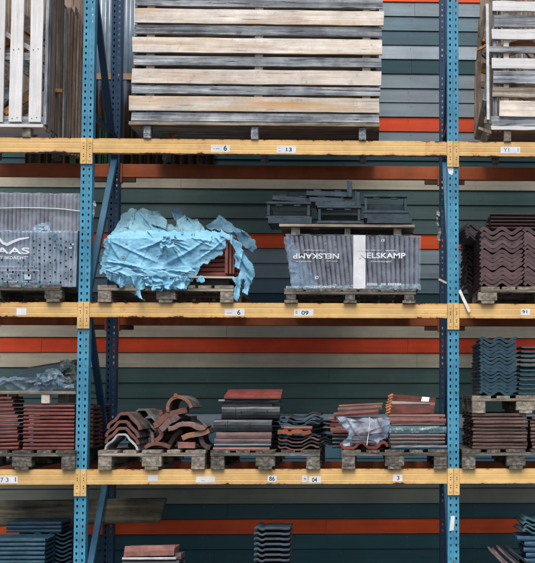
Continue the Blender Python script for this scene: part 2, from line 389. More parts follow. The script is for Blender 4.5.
w.build('reflected_band', mat('painted reflection brown', (.42, .27, .17), rough=.6), cp)  # added strip paints a band of reflection in the sheeting
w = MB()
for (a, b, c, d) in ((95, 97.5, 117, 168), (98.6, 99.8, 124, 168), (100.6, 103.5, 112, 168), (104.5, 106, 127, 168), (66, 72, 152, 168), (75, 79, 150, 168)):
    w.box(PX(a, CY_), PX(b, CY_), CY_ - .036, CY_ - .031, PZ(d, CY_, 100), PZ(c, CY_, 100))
w.build('greenery_strip', mat('painted greenery', (.02, .085, .045), rough=.3), cp)  # added strips paint the greenery that shows in the glossy sheet

# ------------------------------------------------------------------ pallet rack
rack = thing('pallet_rack', 'tall storage rack with perforated blue uprights and yellow beams', 'storage rack', (1.4, .5, 0))
def upright(xc, y0, depth_sign, m, name='upright', lab=None):
    u = MB(); W2 = .044; H = 5.3; pit = .05
    hole = [(0, .0105), (.006, .0095), (.0075, .003), (.005, -.004), (.0035, -.011), (-.0035, -.011), (-.005, -.004), (-.0075, .003), (-.006, .0095)]
    hole = [(.0068 * a, b) for a, b in ((0, 0),)] and [(-.0062, .0095), (0, .0105), (.0062, .0095), (.0072, .002), (.004, -.0105), (0, -.0112), (-.004, -.0105), (-.0072, .002)]
    ring = [(-1, 1), (0, 1), (1, 1), (1, 0), (1, -1), (0, -1), (-1, -1), (-1, 0)]
    ya, yb = (y0, y0 + .08) if depth_sign > 0 else (y0, y0 + .08)
    nn = int(H / pit)
    for side in (-1, 1):
        cx = xc + side * .0215; hw = .0205
        for k in range(nn):
            cz = pit * (k + .5) - .012 * 0
            o = [(cx + a * hw, y0, cz + b * pit / 2) for a, b in ring]
            h = [(cx + a, y0, cz + b) for a, b in hole]; hb = [(p[0], y0 + .003, p[2]) for p in h]
            u.add(o + h + hb, [(i, (i + 1) % 8, (i + 1) % 8 + 8, i + 8) for i in range(8)] + [(i + 8, (i + 1) % 8 + 8, (i + 1) % 8 + 16, i + 16) for i in range(8)])
    # centre crease and outer bends
    u.add([(xc - .001, y0, 0), (xc, y0 + .0025, 0), (xc + .001, y0, 0), (xc - .001, y0, nn * pit), (xc, y0 + .0025, nn * pit), (xc + .001, y0, nn * pit)], [(0, 1, 4, 3), (1, 2, 5, 4)])
    for s_ in (-1, 1):
        a = xc + s_ * .042; b = xc + s_ * .044
        u.add([(a, y0, 0), (b, y0 + .002, 0), (b, y0 + .08, 0), (b - s_ * .018, y0 + .08, 0), (a, y0, nn * pit), (b, y0 + .002, nn * pit), (b, y0 + .08, nn * pit), (b - s_ * .018, y0 + .08, nn * pit)],
              [(0, 1, 5, 4), (1, 2, 6, 5), (2, 3, 7, 6)])
    up = u.build(name, m, rack, label=lab)
    fp = MB(); fp.box(xc - .06, xc + .06, y0 - .02, y0 + .10, 0.001, .008); fp.build('foot_plate', m, up)
    return up
for i in range(-1, 3):
    xc = i * BW
    fu = upright(xc, .012, 1, M['blue'], lab='blue perforated front upright')
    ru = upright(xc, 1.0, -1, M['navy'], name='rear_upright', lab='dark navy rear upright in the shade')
    # side frame bracing
    zj = [PZ(620, 0, 88), PZ(470, 1, 108), PZ(303, 0, 88), PZ(133, 1, 112)]
    zj = [.05 + (ZC - .05) * 0, ZC, ZB + .02, ZA + .03, ZA + 1.3]
    fr, re = .10, 1.0
    for k in range(4):
        a = (xc, fr if k % 2 == 0 else re, zj[k] + (.04 if k == 0 else 0)); b = (xc, re if k % 2 == 0 else fr, zj[k + 1])
        br = MB(); br.plank(a, b, .045, .05, up=(1, 0, 0) if 0 else (0, 1, 0), n=1, j=0, warp=0)
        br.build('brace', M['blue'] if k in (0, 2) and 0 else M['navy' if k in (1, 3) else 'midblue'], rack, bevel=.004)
    br = MB(); br.plank((xc, fr, PZ(109, 0, 90)), (xc, re, PZ(109, 0, 90)), .04, .045, up=(0, 0, 1), n=1, j=0, warp=0); br.build('brace', M['navy'], rack, bevel=.004)

def connector(mb, xa, xb, ztop, y):
    mb.box(xa, xb, y, y + .012, ztop - .198, ztop)
def beam(i, z, y, m, front=True):
    xa, xb = i * BW + .0015, (i + 1) * BW - .0015
    h = .113
    b = MB()
    if front:
        # shallow rolled grooves along the face
        prof = [(y + .05, 0), (y, 0), (y, .030), (y + .0025, .032), (y, .034), (y, .072), (y + .0025, .074), (y, .076), (y, h), (y + .05, h)]
        a0, b0 = xa + .0455, xb - .0455
        n = len(prof)
        v = [(a0, p[0], z - h + p[1]) for p in prof] + [(b0, p[0], z - h + p[1]) for p in prof]
        b.add(v, [(i_, (i_ + 1) % n, (i_ + 1) % n + n, i_ + n) for i_ in range(n)] + [tuple(range(n)), tuple(range(2 * n - 1, n - 1, -1))])
    else: b.box(xa + .06, xb - .06, y, y + .05, z - h, z)
    bo = b.build('beam' if front else 'rear_beam', m, rack, bevel=.002 if front else .003)
    for s_, xx in ((1, xa), (-1, xb)):
        c = MB(); c0, c1 = sorted((xx, xx + s_ * .044))
        if front:
            m2_ = M['yellowc']; c.box(c0, c1, y - .003, y + .010, z - .198, z + .002, m2_)
            mx_ = (c0 + c1) / 2
            for dz in (-.030, -.168):
                c.tube([(mx_, y - .0025, z + dz), (mx_, y - .006, z + dz)], .009, m2_, n=12)
            for dz in (-.065, -.125):
                for o_ in (0, -.016):
                    c.disc((mx_ + .002, y - .0036, z + dz + o_), .0036, M['black'], n=8, sz=1.4)
        else:
            c0, c1 = sorted((xx + s_ * .045, xx + s_ * .06)); c.box(c0, c1, y - .008, y + .045, z - .16, z + .004, m)
            c0, c1 = sorted((xx + s_ * .061, xx + s_ * .17)); c.box(c0, c1, y + .005, y + .045, z - .15, z - h - .002, M['rustd'])
        c.build('connector', None if front else m, bo, bevel=0)
    return bo
BEAM = {}
for i in range(-1, 2):
    for l, z in ((0, ZC), (1, ZB), (2, ZA), (3, ZA + 2.1)):
        BEAM[(i, l)] = beam(i, z, 0, M['yellow'])
        beam(i, z, 1.02, M['orange'], False)
# number stickers on the beams
def sticker(px0, px1, py0, py1, level, items, m=None):
    i = -1 if px1 < 80 else (1 if px0 > 455 else 0)
    a = P(px0, py1, -.0012); b = P(px1, py0, -.0012); b.z = max(b.z, a.z)
    s = MB(); s.box(a.x, b.x, -.0012, -.0004, a.z, b.z, m or M['white'])
    for (body, sz, cx, cy, mm, sx) in items:
        c = P(cx, cy, 0); s.text(body, sz, (c.x, -.0018, c.z), M[mm], sx=sx)
    s.build('number_label', None, BEAM[(i, level)])
sticker(211, 230, 145.2, 152, 2, [('6', .056, 225.3, 148.4, 'ink', 1), ('- ---', .022, 216.5, 148.6, 'ink', 1.4)])
sticker(276.8, 296, 146.2, 153, 2, [('13', .040, 288.5, 149.8, 'ink', 1.4), ('--', .02, 279.6, 148.2, 'fadeink', 1.2), ('--', .02, 279.6, 150.8, 'ink', 1.2)])
sticker(500.6, 520, 146.8, 153.4, 2, [('Y1', .042, 507, 150.2, 'fadeink', 1.1), ('1', .042, 518, 150.1, 'fadeink', 1)])
sticker(16.5, 26.5, 308.3, 315.2, 1, [])
sticker(224.6, 244.5, 309, 315.8, 1, [('6', .052, 238.8, 312.5, 'ink', 1), ('-----', .020, 229.5, 312.7, 'ink', 1.2)])
sticker(294, 313.3, 309.2, 316, 1, [('09', .042, 305, 313, 'ink', 1.3), ('0', .03, 296.5, 312.5, 'fadeink', 1)])
sticker(521, 530, 308.8, 315.2, 1, [('91', .036, 525.2, 311.9, 'ink', 1.3)])
sticker(-6, 17.8, 476.3, 483.3, 0, [('7', .045, 2, 480, 'fadeink', 1), ('3', .045, 7.3, 480, 'fadeink', 1.2), ('1', .045, 15.5, 479.7, 'ink', 1)])
sticker(148, 158, 475, 481.5, 0, [])
sticker(196, 215, 476.5, 482.5, 0, [('_', .03, 203, 479, 'fadeink', 1.5)])
sticker(267.5, 276.8, 475.6, 482, 0, [('86', .044, 272, 478.9, 'ink', .95)])
sticker(302, 307.5, 475.6, 482.3, 0, [('=', .03, 305, 479, 'fadeink', 1)])
sticker(309, 321, 476.4, 482.6, 0, [('04', .044, 314.5, 480, 'ink', .9)])
sticker(393, 402.4, 474.6, 481.4, 0, [('3', .042, 398.3, 478.2, 'ink', 1)])

# ------------------------------------------------------------------ pallets
def make_pallet(name, w, d, label, loc, wm, nb=5, bw=(.145, .10), h=.144, lbw=None, thick=.022):
    """block pallet, deck boards running back from the face"""
    t = thing(name, label, 'pallet', loc); x0 = loc[0] - w / 2; y0 = loc[1]; z0 = loc[2]
    dk = MB(); gap = (w - (math.ceil(nb / 2) * bw[0] + (nb // 2) * bw[1])) / (nb - 1); x = x0
    for i in range(nb):
        b = bw[0] if i % 2 == 0 else bw[1]
        dk.plank((x + b / 2, y0 + random.uniform(0, .006), z0 + h - thick / 2), (x + b / 2, y0 + d, z0 + h - thick / 2), b, thick, up=(1, 0, 0), n=6, j=.003)
        x += b + gap
    dk.build('deck', wm['y'], t)
    for k, y in enumerate((y0 + .002, y0 + d / 2 - .05, y0 + d - .102)):
        b = MB(); b.plank((x0 + .001, y + .05, z0 + h - thick * 1.5), (x0 + w - .001, y + .05, z0 + h - thick * 1.5), .10, thick - .001, up=(0, 1, 0), n=8, j=.002)
        b.build('bearer', wm['x'], t)
        for x in (x0 + .052, x0 + w / 2, x0 + w - .052):
            bb = (lbw or .10) if abs(x - x0 - w / 2) > .01 else (lbw or .145)
            b = MB(); b.box(x - bb / 2, x + bb / 2, y + .003, y + .098, z0 + thick, z0 + h - thick * 2 - .0005); b.build('block', wm['y'], t, bevel=.003)
    for x in (x0 + .052, x0 + w / 2, x0 + w - .052):
        b = MB(); b.plank((x, y0 + .004, z0 + thick / 2), (x, y0 + d - .004, z0 + thick / 2), .1, thick - .001, up=(1, 0, 0), n=6, j=.002); b.build('bottom_board', wm['y'], t)
    return t
def mid(px0, px1, Y, py=400): return (PX(px0, Y, py) + PX(px1, Y, py)) / 2
def wid(px0, px1, Y, py=400): return PX(px1, Y, py) - PX(px0, Y, py)
YP = -.035
def pal(px0, px1, py, z, label, wm, **k):
    return make_pallet('pallet', wid(px0, px1, YP, py), k.pop('d', 1.12), label, (mid(px0, px1, YP, py), YP, z), wm, **k)
PW, PL_ = M['palletw'], M['palletl']
pal(-32, 75, 460, ZC, 'grey wood pallet under the red tile stacks at the left edge of the low shelf', PW)
pal(97.7, 205, 460, ZC, 'light grey pallet under the ridge tiles and broken pieces', PL_)
pal(210.3, 320, 460, ZC, 'weathered pallet with flaking white paint under the dark grey verge tiles', PW)
pal(341.5, 447.5, 460, ZC, 'mossy dark pallet under the tiles beside the plastic bag', PW)
pal(462, 570, 460, ZC, 'dark pallet under the stack of old brown tiles at the right', PW)
pal(-78, 60, 296, ZB, 'pallet under the film wrapped grey tiles with white swoosh mark', PW, nb=7, lbw=.13, h=.13)
pal(97.4, 233.6, 296, ZB, 'grey pallet under the torn blue tarpaulin', PL_, nb=7, h=.13)
pal(284, 416, 296, ZB, 'thin dark pallet under the pack of standing grey tiles', PW, nb=7, lbw=.075, h=.11)
pal(481, 610, 296, ZB, 'pale pallet under the dark red wavy tiles', PL_, nb=7, lbw=.145, h=.13)
# pallets under the four piles on the ground
YF = .06
for a, b, lab in ((-40, 66, 'pallet on the ground under the blue grey tiles'), (100, 206, 'pallet on the ground under the pink tile'), (230, 336, 'pallet on the ground under the dark notched tiles'), (480, 586, 'pallet on the ground under the teal tiles at the right')):
    make_pallet('pallet', .82, 1.1, lab, (mid(a, b, YF, 600), YF, 0), PW)

# ------------------------------------------------------------------ crates on the top shelf
def slat_h(px0, px1, py0, py1, Y, mm, parent, t=.022, name='slat', lab=None, tilt=0, n=14, j=.004):
    a = P(px0, (py0 + py1) / 2, Y); b = P(px1, (py0 + py1) / 2, Y); zc = (a.z + b.z) / 2
    a.z = zc; b.z = zc + tilt
    w_ = abs(P((px0 + px1) / 2, py0, Y).z - P((px0 + px1) / 2, py1, Y).z)
    s = MB(); s.plank(a, b, w_, t, up=(0, 0, 1), n=n, j=j)
    # nail heads
    return s.build(name, mm['x'], parent, bevel=.0015, label=lab)
PA, GR, BR, WH = M['palew'], M['greyw'], M['brownw'], M['whitew']
crate = thing('slatted_crate', 'large central crate of alternating pale new and grey weathered horizontal boards', 'crate', P(255, 139, .4) * 1)
crate.location.z = ZA
YC = -.02
rowsC = [(-92, -76, 138, 384, 1), (-75, -64, 138, 384, 0), (-62, -46, 137, 384, 1), (-45, -34, 138, 383, 0), (-32, -16, 136, 383.5, 1), (-14.5, -4 + 12, 137, 382.5, 0), (9.8, 25.2, 135.3, 383.3, 1), (25.8, 36.2, 136.3, 382.2, 0),
         (38.2, 54.4, 133, 382.3, 1), (56.8, 67, 134, 381.8, 0), (69.8, 85.2, 131.5, 381, 1), (86.2, 95.6, 132, 380.3, 0), (96.8, 112.6, 129.3, 379.8, 1), (113, 122.6, 131, 379.5, 0)]
for py0, py1, a, b, pale in rowsC:
    slat_h(a, b, py0 + .5, py1 - .7, YC - (.012 if pale else 0), PA if pale else GR, crate, t=.024)
xa, xb = PX(131, YC, 120) + .02, PX(379, YC, 120) - .01
DEP = .98
zt = PZ(-92, YC, 255)
cl = [150, 258.5, 366.5]
def vpost(parent, px, Y, py0, py1, w_=.06, t=.03, mm=PA, nm='post'):
    s = MB(); a = P(px, py1, Y); s.plank(a, (a.x, Y, P(px, py0, Y).z), w_, t, up=(1, 0, 0), n=8, j=.003); return s.build(nm, mm['z'], parent, bevel=.002)
for px in cl:
    x = PX(px, YC, 60)
    for Y in (YC + .030, YC + DEP - .03): 
        s = MB(); s.plank((x, Y, ZA + .10), (x, Y, zt), .062, .03, up=(1, 0, 0), n=8, j=.003); s.build('post', PA['z'], crate)
for k, (py0, py1, a, b, pale) in enumerate(rowsC):
    z0_, z1_ = PZ(py1, YC, 255), PZ(py0, YC, 255)
    s = MB(); s.plank((xa, YC + DEP, (z0_ + z1_) / 2), (xb, YC + DEP, (z0_ + z1_) / 2), z1_ - z0_, .022, n=8, j=.003); s.build('slat', (PA if pale else GR)['x'], crate)
    for x in (xa + .002, xb - .002):
        s = MB(); s.plank((x, YC + .02, (z0_ + z1_) / 2), (x, YC + DEP - .02, (z0_ + z1_) / 2), z1_ - z0_, .022, n=8, j=.003); s.build('slat', (PA if pale else GR)['y'], crate)
s = MB(); a = P(129, 124.5, YC); b = P(379.5, 124.5, YC); 
s.plank((a.x, YC + .45, (a.z + b.z) / 2), (b.x, YC + .45, (a.z + b.z) / 2), .94, .024, up=(0, 1, 0), n=12, j=.004); s.build('base_board', BR['x'], crate)
s = MB(); s.plank((a.x, YC - .006, (a.z + b.z) / 2 + .001), (b.x, YC - .006, (a.z + b.z) / 2 + .001), .024, .028, n=12, j=.003); s.build('front_board', M['palletl']['x'], crate)
for px in (147, 254.5, 362.5):
    x = PX(px, YC, 132)
    for Y in (YC + .002, YC + .42, YC + .85):
        s = MB(); s.box(x - .028, x + .028, Y, Y + .09, ZA + .0005, P(255, 126.3, YC).z); s.build('foot_block', GR['y'], crate, bevel=.004)
s = MB(); a = P(147, 134, .6)
s.plank((xa, .55, ZA + .03), (xb, .55, ZA + .03), .05, .03, n=6); s.build('skid', BR['x'], crate)
# loose boards inside the crates
def offcuts(xr, yr, zr, n_, mm, label, group, seed, lr=(.35, .8), vert=False):
    q = random.Random(seed)
    for i in range(n_):
        c = Vector((q.uniform(*xr), q.uniform(*yr), q.uniform(*zr))); L_ = q.uniform(*lr)
        an = q.uniform(-.9, .9) if not vert else q.uniform(.9, 2.2)
        d = Vector((math.cos(an), q.uniform(-.5, .5), math.sin(an))).normalized() * L_ / 2
        for ax, r_ in ((0, xr), (1, yr), (2, zr)):
            mxd = max(.02, min(c[ax] - (r_[0] - .08), (r_[1] + .08) - c[ax])); d[ax] = max(-mxd, min(mxd, d[ax]))
        s = MB(); s.plank(c - d, c + d, q.uniform(.05, .11), .022, up=(0, .3, 1), n=5)
        s.build('offcut_board', q.choice(mm)['x'], label=label, cat='board', group=group)
offcuts((xa + .15, xb - .15), (.12, .8), (ZA + .15, ZA + 1.0), 16, (BR, M['orangew']), 'loose brown board inside the big central crate', 'boards inside the central crate', 5)

for k in range(9):  # boards added to fill the crate and darken its gaps
    z_ = ZA + .16 + k * .125; s = MB(); s.plank((xa + .05, .30 + .02 * (k % 3), z_), (xb - .06, .30 + .02 * (k % 3), z_ + random.uniform(-.02, .02)), .105, .03, n=6, j=.005)
    s.build('filler_board', BR['x'], label='old brown board added inside the big central crate to darken its gaps', cat='board', group='added filler boards inside the central crate')
for k in range(7):
    s = MB(); s.plank((xa, .08 + .14 * k, zt + .012), (xb, .08 + .14 * k, zt + .012), .13, .022, up=(0, 1, 0), n=6); s.build('added_lid_board', GR['x'], crate)  # out-of-view lid added to keep skylight out of the crate
# left crate: bleached upright slats in front, brown boards down its right side
lc = thing('slatted_crate', 'wooden crate with wide white vertical slats at the top left corner', 'crate', (PX(-10, .5), .5, ZA))
for a0, a1 in ((-54, -34.5), (-27, -8), (-16 + 0, 4.8), (10.5, 23.2), (30.2, 42.5)):
    if a0 in (-16,): a0, a1 = -7.5, 4.6
    if a0 == -27: a0, a1 = -27, -14
    if a0 == -54: a0, a1 = -46, -33
    zb = P((a0 + a1) / 2, 122, YC).z; x = PX((a0 + a1) / 2, YC, 60)
    s = MB(); s.plank((x, YC, zb), (x, YC, zt), wid(a0, a1, YC, 60), .022, up=(1, 0, 0), n=10, j=.003)
    for dz in (.02, .58):
        for dx in (-.02, .02): s.disc((x + dx, YC - .0135, zb + dz + dx * .1), .0028, M['black'])
    s.mats = s.mats[::-1] if 0 else s.mats
    o = s.build('slat', None, lc) if 0 else None
    s2 = MB(); s2.plank((x, YC, zb), (x, YC, zt), wid(a0, a1, YC, 60), .022, up=(1, 0, 0), n=10, j=.003)
    o = s2.build('slat', WH['z'], lc)
    nl = MB()
    for dz in (.03, .56):
        for dx in (-.022, .015): nl.tube([(x + dx, YC - .010, zb + dz + dx * .2), (x + dx, YC - .0150, zb + dz + dx * .2)], .003, n=8)
    nl.build('nail', M['black'], o)
for py0, py1 in ((53, 59), (116, 123), (-30, -24)):
    a = P(-50, (py0 + py1) / 2, YC + .028); b = P(43, (py0 + py1) / 2, YC + .028)
    s = MB(); s.plank(a, (b.x, b.y, a.z), .055, .022, n=8); s.build('rail', GR['x'], lc)
a = P(-50, 125, YC); b = P(43.5, 125, YC)
s = MB(); s.plank((a.x, .45, a.z), (b.x, .45, a.z), .96, .024, up=(0, 1, 0), n=8, j=.004); s.build('base_board', WH['x'], lc)
for px in (26, -40):
    x = PX(px, YC, 132)
    for Y in (YC + .01, .42, .84):
        s = MB(); s.box(x - .032, x + .032, Y, Y + .08, ZA + .0005, P(20, 127, YC).z); s.build('foot_block', PL_['y'], lc, bevel=.004)
# right side: boards standing one behind another
q = random.Random(11)
xr = PX(44, YC, 60) + .008
Y = YC + .01; k = 0
while Y < .93:
    w_ = q.uniform(.05, .10); xx = xr + q.uniform(-.006, .010)
    ztop = zt if Y < .5 else P(68, q.uniform(5, 22), Y).z
    s = MB(); s.plank((xx, Y + w_ / 2, ZA + .10 - .04 * (k % 2)), (xx + q.uniform(-.01, .01), Y + w_ / 2, ztop), w_ * .93, .022, up=(0, 1, 0), n=10, j=.004)
    s.build('side_board', (GR if k == 0 else q.choice((BR, BR, GR, BR)))['z'], lc); Y += w_; k += 1
for zr_ in (ZA + .14, ZA + .62, ZA + 1.2):
    s = MB(); s.plank((xr - .026, YC + .03, zr_), (xr - .026, .92, zr_), .06, .022, n=6); s.build('rail', BR['y'], lc)
s = MB(); a = P(51, 91, .25); s.plank(a, P(61, 91, .3), .03, .05, n=3); s.build('batten', M['orangew']['x'], lc)
for k in range(8):   # back boards
    x = PX(-48 + 12.5 * k, YC) ; s = MB(); s.plank((x, .94, ZA + .1), (x, .94, zt), .09, .02, up=(1, 0, 0), n=6); s.build('back_board', BR['z'], lc)
xl = PX(-48, YC)
offcuts((xl + .1, xr - .1), (.08, .55), (ZA + .15, ZA + 1.0), 14, (BR, M['orangew'], BR, GR), 'loose brown board inside the white slatted crate', 'boards inside the white crate', 9, lr=(.3, .7))
s = MB(); s.plank(P(-4, 28, .06), P(36, 52, .06), .035, .02, n=6); s.build('offcut_board', WH['x'], label='white diagonal board inside the white slatted crate', cat='board')
s = MB(); s.plank(P(-6, 70, .5), P(40, 118, .5), .06, .02, n=6); s.build('offcut_board', BR['x'], label='dark diagonal board at the back of the white slatted crate', cat='board')
# stacked brown boards standing behind the left crate
for k in range(7):
    x = PX(65 + k * 2.2, .62, 60); s = MB(); s.plank((x, .62 + .03 * k, ZA + .0), (x + .005, .62 + .03 * k, P(70, 8 + 2.5 * k, .6).z), .03, .07, up=(0, 1, 0), n=8, j=.003)
    s.build('standing_board', BR['z'], label='brown board standing on end against the right side of the white slatted crate', cat='board', group='boards standing beside the white crate')

# right crate: bleached boards, contents showing
rc = thing('slatted_crate', 'open sided crate of bleached broken boards at the top right corner', 'crate', (PX(560, .5), .5, ZA))
for py0, py1, px0, mm, ti in ((-44, -32, 492, WH, 0), (-28, -16, 493, GR, .002), (-12, -1, 492, WH, 0), (2, 12, 492.2, WH, 0), (16.2, 28, 494, GR, .003), (30, 40, 492, WH, 0), (47.3, 53.3, 486, GR, -.002), (59, 69.3, 491.8, WH, 0),
                              (71.8, 84, 493, GR, 0), (88, 97.8, 492, M['palletl'], -.004), (101.2, 117, 499, PA, -.004), (117.5, 126.2, 492, GR, 0), (126.8, 130.3, 491.5, WH, 0)):
    slat_h(px0, 612, py0, py1, YC - (.024 if px0 == 499 else 0), mm, rc, t=.022, tilt=ti, lab=None, j=.006)
for px, mm, w_ in ((506.5, PA, .042), (500, BR, .02), (495, GR, .03), (560, PA, .05), (600, GR, .06)):
    s = MB(); x = PX(px, YC, 60); s.plank((x, YC + .03, ZA + .08), (x, YC + .03, zt), w_, .028, up=(1, 0, 0), n=8); s.build('post', mm['z'], rc)
x = PX(487.3, YC, 60); s = MB(); s.plank((x + .004, YC - .006, P(487, 120, YC).z), (x, YC - .006, P(487, 4, YC).z), .022, .012, up=(1, 0, 0), n=6, j=.001)
s.build('metal_strap', mat('painted strip', (.66, .70, .70), rough=.5, dirt=.3, dirt_scale=30), rc)
for (a, b, c, d, Ya, Yb, mm, w_) in ((485.5, 6, 478.5, 60, .0, .12, BR, .03), (478, 62, 477, 138, .35, .30, BR, .05), (481, 20, 476.5, 100, .4, .5, BR, .04), (486, 100, 477.5, 139, .0, .2, BR, .05), (484, 40, 479, 52, .02, .3, M['orangew'], .02),
                                     (477.3, 50, 489, 44.5, .0, -.02, M['orangew'], .02), (490, 5, 490, 136, .3, .3, BR, .05), (492, 62, 483, 118, .6, .5, GR, .06), (479, 128, 492, 133, .05, .02, BR, .02), (484, 120, 492, 121, 0, 0, PL_, .05)):
    s = MB(); s.plank(P(a, b, Ya), P(c, d, Yb), w_, .025, up=(1, 0, 0) if abs(b - d) > 12 else (0, 0, 1), n=6); s.build('side_board', mm['z'], rc)
a = P(492, 128.6, YC)
s = MB(); s.plank((a.x, .46, a.z), (PX(612, YC), .46, a.z), .93, .022, up=(0, 1, 0), n=8, j=.004); s.build('base_board', BR['x'], rc)
for px in (507.6, 600):
    x = PX(px, YC, 132)
    for Y in (YC + .002, .42, .84):
        s = MB(); s.box(x - .028, x + .028, Y, Y + .08, ZA + .0005, P(507, 131, YC).z); s.build('foot_block', PL_['y'], rc, bevel=.004)
for k in range(7):
    x = PX(500 + 16 * k, YC); s = MB(); s.plank((x, .93, ZA + .12), (x, .93, zt), .11, .02, up=(1, 0, 0), n=6); s.build('back_board', BR['z'], rc)
xl = PX(500, YC)
offcuts((xl, xl + .75), (.1, .8), (ZA + .2, ZA + 1.05), 18, (BR, M['orangew'], BR), 'loose brown board inside the bleached crate at the right', 'boards inside the bleached crate', 21)
s = MB(); c = P(519, 45, .08)
s.prism([(c.x - .13, c.z - .03), (c.x - .06, c.z + .02), (c.x + .02, c.z + .045), (c.x + .10, c.z + .035), (c.x + .17, c.z - .01), (c.x + .15, c.z - .06), (c.x - .1, c.z - .06)], .07, .10)
s.build('wood_offcut', M['orangew']['x'], label='yellowish rounded piece of wood between the boards of the bleached crate', cat='wood', bevel=.004)
# ------------------------------------------------------------------ goods: materials
def clay(n, c, **k):
    k.setdefault('vary', .12); k.setdefault('dirt', .35)
    return mat(n, [(.3, tuple(v * .7 for v in c)), (.7, tuple(v * 1.25 for v in c))], scale=(14, 14, 14), rough=k.pop('rough', .65), bump=.25, dirt_scale=9, **k)
RED = clay('red clay', (.175, .045, .037))
TERRA = clay('terracotta clay', (.18, .072, .052), spots=(9, .62, .72, (.16, .11, .09)))
OLDCL = clay('old brown clay', (.13, .07, .052), spots=(14, .5, .64, (.04, .04, .042)), vary=.3)
PINK = clay('pink clay', (.31, .13, .11))
PINKGREY = clay('pink grey concrete', (.17, .105, .098))
MAROON = clay('maroon glazed concrete', (.105, .058, .060), rough=.5, vary=.22, dirt=.3)
TEAL = clay('blue teal concrete', (.02, .068, .098), rough=.42, vary=.2)
TEALL = clay('lighter blue concrete', (.030, .088, .13), rough=.4, vary=.14)
DGREY = clay('dark grey concrete', (.026, .034, .042), rough=.38, spots=(20, .68, .72, (.2, .2, .2)))
ORNG = clay('orange clay', (.34, .095, .035))
BROWNT = clay('smooth brown glaze', (.12, .042, .032), rough=.3)
LGREY = clay('pale grey mortar', (.45, .46, .47))
MAUVE = clay('mauve grey concrete', (.235, .215, .24), vary=.07, dirt=.2)
MAUVE2 = clay('blue grey concrete', (.25, .28, .33), vary=.07, dirt=.2)
DFRAME = clay('dark moulded plastic', (.045, .072, .095), rough=.3, vary=.1, dirt=.5)
SLATE = clay('slate', (.04, .075, .09), rough=.4)

def soften(o, deg=32):
    for p in o.data.polygons: p.use_smooth = True
    o.data.set_sharp_from_angle(angle=R(deg)); return o
def proto_tile(name, profile, t, length, m, rag=0, ny=3, nib=True, lip=0, smooth=False):
    """tile with a profile across X, running back along Y, origin at the middle of its front lower edge"""
    b = MB(); b.ribbon(profile, t, 0, length, rag=rag, ny=ny, lip=lip)
    zc = sum(z for x, z in profile) / len(profile)
    if nib:
        for x in (-.08, .08): b.box(x - .01, x + .01, length - .03, length - .015, zc - t * .9, zc - t * .3)
    return soften(b.build(name, m, origin=(0, 0, 0), bevel=.0015 if t > .008 else 0))
_placed = set()
def screen_y(l):
    v = ROT.transposed() @ (Vector(l) - Vector((CX, CY, CZ))); return 281.5 + SHY - F_PX * v.z / v.y
HID = []
def place(o, loc, label, group, cat='roof tile', rz=0, ry=0, rx=0, hid=False):
    if hid or screen_y(loc) > 575:
        HID.append((o, Matrix.Translation(loc) @ Matrix.Rotation(rz, 4, 'Z') @ Matrix.Rotation(ry, 4, 'Y') @ Matrix.Rotation(rx, 4, 'X'))); return None
    c = o if o.name not in _placed else o.copy()
    if c is not o: COL.objects.link(c)
    _placed.add(o.name); 
    c.location = loc; c.rotation_euler = (rx, ry, rz)
    tag(c, label, cat, group); return c
J = lambda a: random.uniform(-a, a)

wave = lambda w, amp, n=30, per=2, ph=0: [(-w / 2 + w * i / n, amp * math.cos(2 * math.pi * per * i / n + ph)) for i in range(n + 1)]
def pantile(w, amp):
    p = [(-w / 2 - .018, -amp * .3), (-w / 2 - .004, amp * .5)] + wave(w, amp) + [(w / 2 + .006, amp * .7)]
    return p

# maroon wavy tiles, middle shelf right
YT = .02
gt = proto_tile('roof_tile', pantile(.30, .020), .027, .38, MAROON)
grp = 'maroon wavy roof tiles'
z = PZ(287.5, YT, 500) + .028
pit = .0325
xA = mid(485, 521, YT)
for col, xc in enumerate((xA, xA + .335, xA + .67)):
    for row in range(3 if col == 0 else 1):
        zz_ = z
        for k in range(13 - (1 if row else 0)):
            place(gt, (xc + J(.003) + (-.05 * row if 0 else 0), YT + .36 * row + J(.005), zz_), 'maroon wavy concrete roof tile in the stacks on the pale pallet', grp, rz=J(.01), hid=(row == 2 or col == 2))
            zz_ += pit * 1.0 + (.010 if k % 4 == 3 else 0) - .0006
ztop_ = PZ(228, YT, 500) + .0
side = proto_tile('roof_tile', pantile(.33, .014), .014, .42, MAROON)
for k in range(5):
    place(side, (PX(489, .22) + .02 + J(.004) + .0, .42 + J(.01), ztop_ + .022 + k * .027), 'maroon roof tile lying sideways in the top layer of the wavy stacks', 'sideways maroon roof tiles', rz=-math.pi / 2 + J(.01))
for k in range(5):
    place(side, (PX(489, .22) + .46 + J(.004), .42 + J(.01), ztop_ + .022 + k * .027), 'maroon roof tile lying sideways in the top layer of the wavy stacks', 'sideways maroon roof tiles', rz=-math.pi / 2 + J(.01), hid=True)
# darker rows at the left that stand on the rear of the pallet
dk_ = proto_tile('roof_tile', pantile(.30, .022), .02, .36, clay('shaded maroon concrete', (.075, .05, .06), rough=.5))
for k in range(13):
    place(dk_, (PX(485, .75) + J(.008), .72 + J(.01), PZ(290, .72, 485) + .03 + k * .0335), 'dark wavy roof tile in the rear stack behind the maroon tiles', 'dark wavy tiles behind', rz=J(.02))
for k in range(5):
    place(dk_, (PX(487, .4) + J(.008), .36 + J(.01), ztop_ - .03 + k * .022), 'dark wavy roof tile in the rear stack behind the maroon tiles', 'dark wavy tiles behind', rz=.1 + J(.02))

